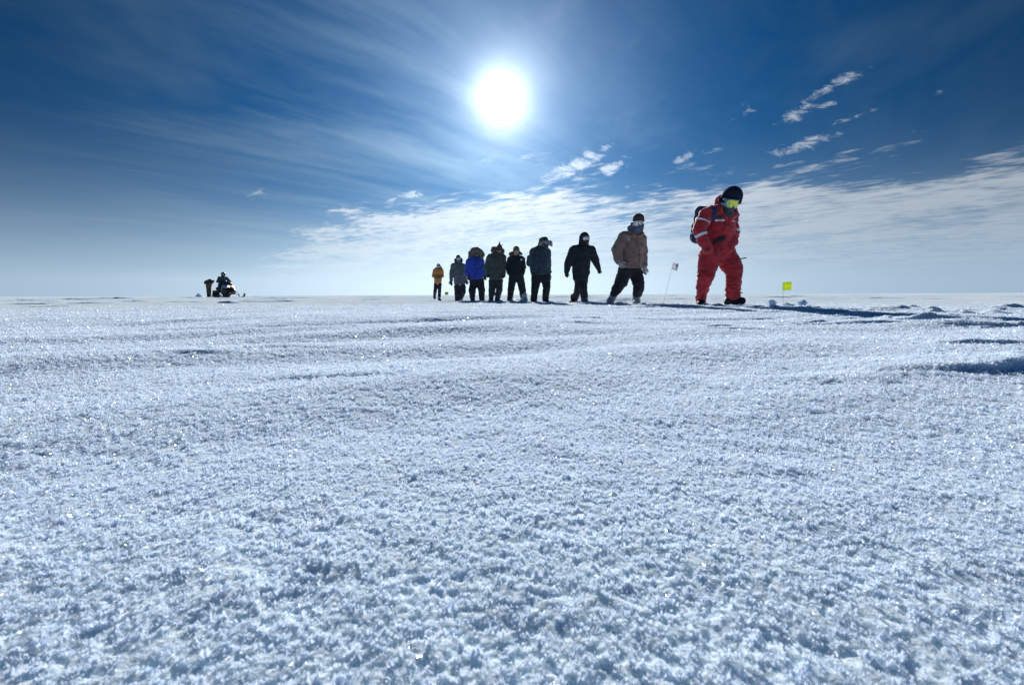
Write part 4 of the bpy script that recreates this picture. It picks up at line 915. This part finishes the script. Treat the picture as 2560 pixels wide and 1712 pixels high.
s.build('hood', [s.blob(582, 536, -0.10, 52, 50, 0.15)], 'black', h=0.02)
s.build('trousers', [s.limb([(525, 800, 0, 48), (572, 800, 0, 46)], 0.9), s.limb([(520, 810, 0, 48), (525, 930, -0.03, 42), (524, 1045, 0, 34)]), s.limb([(578, 810, 0, 44), (580, 930, -0.03, 40), (582, 1045, 0, 34)])], 'brownknit', fold=0.012, h=0.024)
s.boot((524, 1055, 0), (522, 1076, -0.1), 0.06, 'boot'); s.boot((582, 1055, 0), (584, 1076, -0.1), 0.06, 'boot')
for a_, b_ in (((502, 628, -0.25), (560, 600, -0.28)), ((636, 605, -0.25), (590, 590, -0.28))): s.glove(a_, b_, 0.05, 'black')

# ================================================================ snowmobile with its rider
SY = 31.0; SK = 13.03
sb = P(480+1120/SK, 660+1100/SK, SY); SB = Vector((sb.x, sb.y, float(min(sb.z, ground_z(sb.x, sb.y)))))
yaw = -32.0                            # nose points right and towards us
SR = np.array(Matrix.Rotation(R(yaw), 3, 'Z')); SBn = np.array(SB)
sm = empty('snowmobile', SB, 'black and pale blue snowmobile with lit headlights, nose turned to the right', 'snowmobile')
sm.rotation_euler = (0, 0, R(yaw)); sm.scale = (0.88, 0.95, 1.0)
def sm_mesh(name, f, lo, hi, m, h=0.022, parent=None): 
    v, F = nets(f, lo, hi, h); return link_mesh(name, v, F, M[m], parent or sm)
X = lambda *a: np.array(a, float)
# local frame: +x forward, y to its left, z up; length 3 m, track at the rear
def trackf(q):
    a, b, c = X(-1.35, 0, 0.20), X(-0.15, 0, 0.18), X(0.25, 0, 0.34)
    q2 = q*X(1, 0, 1); d = np.minimum(seg(q2, a, b, 0.19, 0.17), seg(q2, b, c, 0.17, 0.16))
    d = np.maximum(d, -(d+0.035)); d = np.maximum(d, np.abs(q[..., 1])-0.19)
    return np.maximum(d + 0.010*np.sign(np.sin(q[..., 0]*2*math.pi/0.09)), -q[..., 2])
sm_mesh('track', trackf, (-1.6, -0.22, -0.02), (0.5, 0.22, 0.56), 'rubber', 0.02)
rail = []
for y in (-0.12, 0.12): pass
sm_mesh('suspension', lambda q: np.minimum(np.minimum(np.abs(np.hypot(q[..., 0]+1.32, q[..., 2]-0.2)-0.0)-0.12, np.hypot(q[..., 0]+0.1, q[..., 2]-0.2)-0.08)+np.maximum(np.abs(q[..., 1])-0.14, 0), box(q, X(-0.7, 0, 0.12), (0.62, 0.12, 0.03))), (-1.5, -0.2, 0), (0.1, 0.2, 0.4), 'metal')
sm_mesh('tunnel', lambda q: union([box(q, X(-0.72, 0, 0.46), (0.80, 0.23, 0.05)), box(q, X(-0.55, 0.33, 0.36), (0.55, 0.12, 0.02)), box(q, X(-0.55, -0.33, 0.36), (0.55, 0.12, 0.02))], 0.02), (-1.6, -0.5, 0.3), (0.2, 0.5, 0.55), 'plastic')
sm_mesh('snow_flap', lambda q: box(q, X(-1.60, 0, 0.28), (0.03, 0.22, 0.17), rotm(0, 0, 20)), (-1.75, -0.3, 0.05), (-1.45, 0.3, 0.5), 'maroon')
sm_mesh('seat', lambda q: union([seg(q, X(-1.2, 0, 0.62), X(-0.35, 0, 0.68), 0.13, 0.12), seg(q, X(-0.35, 0, 0.68), X(-0.05, 0, 0.78), 0.12, 0.10)], 0.06), (-1.45, -0.3, 0.4), (0.15, 0.3, 1.0), 'black')
hullf = lambda q: union([ell(q, X(0.35, 0, 0.55), (0.62, 0.40, 0.26)), ell(q, X(0.62, 0, 0.46), (0.52, 0.30, 0.20)), ell(q, X(0.15, 0, 0.74), (0.38, 0.26, 0.20), rotm(0, 0, 0)), box(q, X(0.3, 0, 0.34), (0.5, 0.30, 0.12), None, 0.08)], 0.08)
hull = sm_mesh('cowling', hullf, (-0.5, -0.6, 0.1), (1.4, 0.6, 1.1), 'plastic')
for sgn in (-1, 1):
    sm_mesh('side_panel', lambda q: np.maximum(np.maximum(hullf(q)-0.018, -(sgn*q[..., 1]-0.14)), np.minimum(ell(q, X(0.02, sgn*0.33, 0.50), (0.17, 0.3, 0.36), rotm(0, 0, 18)), ell(q, X(0.36, sgn*0.3, 0.76), (0.46, 0.3, 0.10), rotm(0, 0, 12)))), (-0.5, -0.6, 0.1), (1.2, 0.6, 1.1), 'bodywhite', 0.018)
    sm_mesh('headlight', lambda q: ell(q, X(0.78, sgn*0.14, 0.76), (0.09, 0.075, 0.042), rotm(0, 0, 30)), (0.6, -0.35, 0.6), (1.0, 0.35, 0.95), 'lamp', 0.014)
    # ski with upturned looped tip, spindle and arms
    V, F = [], []
    prof = [(-0.35, 0.02), (0.1, 0.012), (0.45, 0.015), (0.62, 0.05), (0.74, 0.13), (0.80, 0.24)]
    for (px_, pz_) in prof:
        w_ = 0.075 if px_ < 0.6 else 0.05
        for yy in (-w_, w_):
            V += [X(0.85+px_, sgn*0.50+yy, pz_), X(0.85+px_, sgn*0.50+yy, pz_+0.022)]
    for i in range(len(prof)-1):
        b_ = 4*i; F += [[b_, b_+4, b_+6, b_+2], [b_+1, b_+3, b_+7, b_+5], [b_, b_+1, b_+5, b_+4], [b_+2, b_+6, b_+7, b_+3]]
    F += [[0, 2, 3, 1], [20, 21, 23, 22]]
    ski = poly_mesh('ski', V, F, M['plastic'], sm, (0, 0, 0), False)
    poly_mesh('ski_handle', *tube([X(1.33, sgn*0.5, 0.05), X(1.42, sgn*0.5, 0.20), X(1.56, sgn*0.5, 0.33), X(1.66, sgn*0.5, 0.26)], 0.018), M['plastic'], ski, (0, 0, 0))
    poly_mesh('spindle', *tube([X(0.88, sgn*0.50, 0.04), X(0.86, sgn*0.48, 0.20), X(0.80, sgn*0.46, 0.34)], 0.03), M['metal'], ski, (0, 0, 0))
    for (zz, x2) in ((0.20, 0.55), (0.32, 0.70)):
        poly_mesh('suspension_arm', *tube([X(0.84, sgn*0.47, zz), X(x2, sgn*0.15, zz+0.08)], 0.02), M['metal'], sm, (0, 0, 0))
    poly_mesh('handlebar_grip', *tube([X(0.02, sgn*0.22, 1.02), X(-0.04, sgn*0.40, 1.02)], 0.022), M['plastic'], sm, (0, 0, 0))
poly_mesh('handlebar', *tube([X(0.02, -0.22, 1.02), X(0.08, -0.08, 0.98), X(0.08, 0.08, 0.98), X(0.02, 0.22, 1.02)], 0.016), M['metal'], sm, (0, 0, 0))
poly_mesh('steering_post', *tube([X(0.08, 0, 0.98), X(0.22, 0, 0.75)], 0.03), M['metal'], sm, (0, 0, 0))
sm_mesh('windshield', lambda q: np.maximum(np.abs(ell(q, X(0.22, 0, 0.86), (0.38, 0.30, 0.26)))-0.012, np.maximum(-(q[..., 0]-0.36), -(q[..., 2]-0.82))), (0.2, -0.4, 0.7), (0.8, 0.4, 1.2), 'smoke', 0.018)
sm_mesh('bumper', lambda q: np.maximum(np.abs(np.hypot(q[..., 0]-0.95, q[..., 1])-0.22)-0.0, np.abs(q[..., 2]-0.42))-0.02+np.maximum(0.95-q[..., 0], 0), (0.9, -0.3, 0.35), (1.25, 0.3, 0.5), 'redplastic', 0.014)

# rider, facing along the machine, glancing our way
s = Fig(480, 660, SK, SY, (1040, 1040), 'person in dark clothing and a black helmet seated on the snowmobile', 'people by the snowmobile')
def W(x, y, z): return SBn + SR@X(x, y, z)
s.face = (0.5, -0.85, -0.1)
jt = {}
A = dict(head=W(-0.20, 0.0, 1.58), neck=W(-0.26, 0, 1.40), pelvis=W(-0.48, 0, 0.86), ls=W(-0.26, 0.22, 1.32), rs=W(-0.26, -0.22, 1.32), le=W(-0.16, 0.40, 1.08), re=W(-0.16, -0.40, 1.08), lw=W(-0.04, 0.36, 1.05), rw=W(-0.04, -0.36, 1.05), lf=W(0.05, 0.33, 1.03), rf=W(0.05, -0.33, 1.03),
         lh=W(-0.46, 0.12, 0.84), rh=W(-0.46, -0.12, 0.84), lk=W(-0.02, 0.36, 0.80), rk=W(-0.02, -0.36, 0.80), la=W(-0.16, 0.36, 0.45), ra=W(-0.16, -0.36, 0.45), lt=W(0.02, 0.37, 0.41), rt=W(0.02, -0.37, 0.41))
def wl(pts, flat=1.0):
    L = [(A[k] if isinstance(k, str) else k, r) for k, r in pts]
    f = lambda q: union([seg(q, a, b, ra, rb, flat) for (a, ra), (b, rb) in zip(L[:-1], L[1:])], 0.03)
    f.pts = [l[0] for l in L]; f.rad = max(l[1] for l in L); return f
_p = s.p
s.p = lambda *a: Vector(a[0]) if len(a) == 1 else _p(*a)
class _K(dict): pass
s.p = lambda *a: Vector(a) if len(a) == 3 and abs(a[0]) < 60 and a[1] > 20 and a[1] < 40 else _p(*a)
s.body({k: tuple(v) for k, v in A.items()})
s.p = _p
s.build('jacket', [wl([('neck', 0.12), (W(-0.36, 0, 1.15), 0.20), ('pelvis', 0.19)]), wl([('ls', 0.115), ('rs', 0.115)]), wl([('ls', 0.11), ('le', 0.085), ('lw', 0.06)]), wl([('rs', 0.11), ('re', 0.085), ('rw', 0.06)])], 'teal', fold=0.016, seed=23, h=0.022)
s.build('trousers', [wl([('lh', 0.14), ('rh', 0.14)]), wl([('lh', 0.13), ('lk', 0.10), ('la', 0.07)]), wl([('rh', 0.13), ('rk', 0.10), ('ra', 0.07)])], 'pants', fold=0.014, seed=24, h=0.022)
for e in 'lr':
    s.build('boot', [wl([(A[e+'a']+X(0, 0, 0.08), 0.07), (e+'a', 0.07), (e+'t', 0.06)])], 'boot', h=0.018)
    s.build('glove', [wl([(e+'w', 0.055), (W(0.03, (0.33 if e == 'l' else -0.33), 1.03), 0.05)])], 'black', h=0.016)
hf = lambda q: np.maximum(ell(q, A['head'], (0.135, 0.15, 0.155)), -ell(q, A['head']+X(0.09, -0.16, -0.01), (0.085, 0.07, 0.05)))
helmet = sdf_mesh('helmet', hf, [A['head']], 0.17, M['plastic'], s.root, s.base, 0.015)
sdf_mesh('visor', lambda q: np.maximum(ell(q, A['head'], (0.128, 0.143, 0.148)), ell(q, A['head']+X(0.085, -0.15, -0.01), (0.10, 0.09, 0.06))), [A['head']], 0.17, M['lens'], helmet, s.base, 0.012)

# ================================================================ marker flags
def flag(top, bot, Y, wpx, hpx, m, label, lean=0.0, thick=0.0016, bury=0.05):
    a, b = P(*top, Y), P(*bot, Y); gz = float(ground_z(b.x, b.y)); dirv = (b-a).normalized()
    b = a + dirv*((a.z-gz+bury)/max(-dirv.z, 0.2)); base = Vector((b.x, b.y, gz))
    f = empty('marker_flag', base, label, 'flag', 'wire marker flags')
    poly_mesh('wire_pole', *tube([a, a.lerp(b, 0.5), b], thick, 6), M['wire'], f, base)
    w_, h_ = wpx*Y/F_PX, hpx*Y/F_PX; side = Vector((1, 0, 0)); n = 9; V, F = [], []
    side = (side - dirv*side.dot(dirv)).normalized()
    side = (side + Vector((0, 0, lean))).normalized()
    for off in (-0.0007, 0.0007):
        for j in range(2):
            for i in range(n):
                t = i/(n-1); q = a + dirv*(h_*j) + side*(w_*t) + Vector((0, 0.010*math.sin(t*5.2+j)*t*(w_/0.09)+off, 0))
                V.append(q)
    for i in range(n-1):
        F += [[i, i+1, n+i+1, n+i], [2*n+i, 3*n+i, 3*n+i+1, 2*n+i+1], [i, 2*n+i, 2*n+i+1, i+1], [n+i, n+i+1, 3*n+i+1, 3*n+i]]
    F += [[0, n, 3*n, 2*n], [n-1, 3*n-1, 4*n-1, 2*n-1]]
    poly_mesh('flag_cloth', V, F, M[m], f, base)
flag((1957, 706), (1958, 768), 6.2, 21, 20, 'yflag', 'bright yellow square flag on an upright wire pole in front of the walkers', 0.0)
flag((1683, 656), (1656, 768), 6.6, 14, 17, 'wflag', 'small white flag on a leaning wire pole between the first two walkers', -0.1)
flag((1112, 730), (1112, 744), 15.0, 9, 7, 'yflag', 'tiny yellow flag far off between the orange and grey jackets', 0.0)

# ================================================================ lumps of kicked-up snow
def lump(dx, dy, Y, r, label, seed):
    g0 = P(dx*1.0917, dy*1.0917, Y); gz = float(ground_z(g0.x, g0.y)); c = np.array([g0.x, g0.y, gz+r*0.55])
    e = np.random.default_rng(seed); sub = [(c+e.normal(0, r*0.5, 3)*X(1.3, 1, 0.35), r*e.uniform(0.45, 0.8), rotm(*e.uniform(-60, 60, 3))) for _ in range(4)]
    f = lambda q: union([box(q, a, (b*0.9, b*0.7, b*0.6), rt, b*0.18) for a, b, rt in sub], r*0.05)+r*0.8*vn3(q/r*1.9, seed)+r*0.45*vn3(q/r*4.3, seed+1)
    v, F = nets(f, c-r*2.4, c+r*2.4, r/12); o = link_mesh('snow_lump', v-np.array([g0.x, g0.y, gz]), F, M_LUMP); o.location = (g0.x, g0.y, gz)
    tag(o, label, 'snow lump', 'lumps of kicked-up snow')
lump(1768, 708, 6.6, 0.050, 'blocky snow lump just left of the yellow flag', 1)
lump(1832, 707, 6.4, 0.060, 'wide broken snow lump right of the yellow flag', 2)
lump(1800, 710, 6.3, 0.035, 'low snow lump at the foot of the yellow flag', 3)
lump(1694, 703, 6.4, 0.024, 'small snow crumb beside the black boot of the red-suited walker', 4)
lump(457, 680, 36, 0.16, 'snow lump left of the bystander behind the snowmobile', 5)
lump(485, 681, 35, 0.13, 'snow lump between the bystander and the snowmobile', 6)
lump(2290, 719, 5.0, 0.028, 'snow crumb near the right edge on the trodden line', 7)
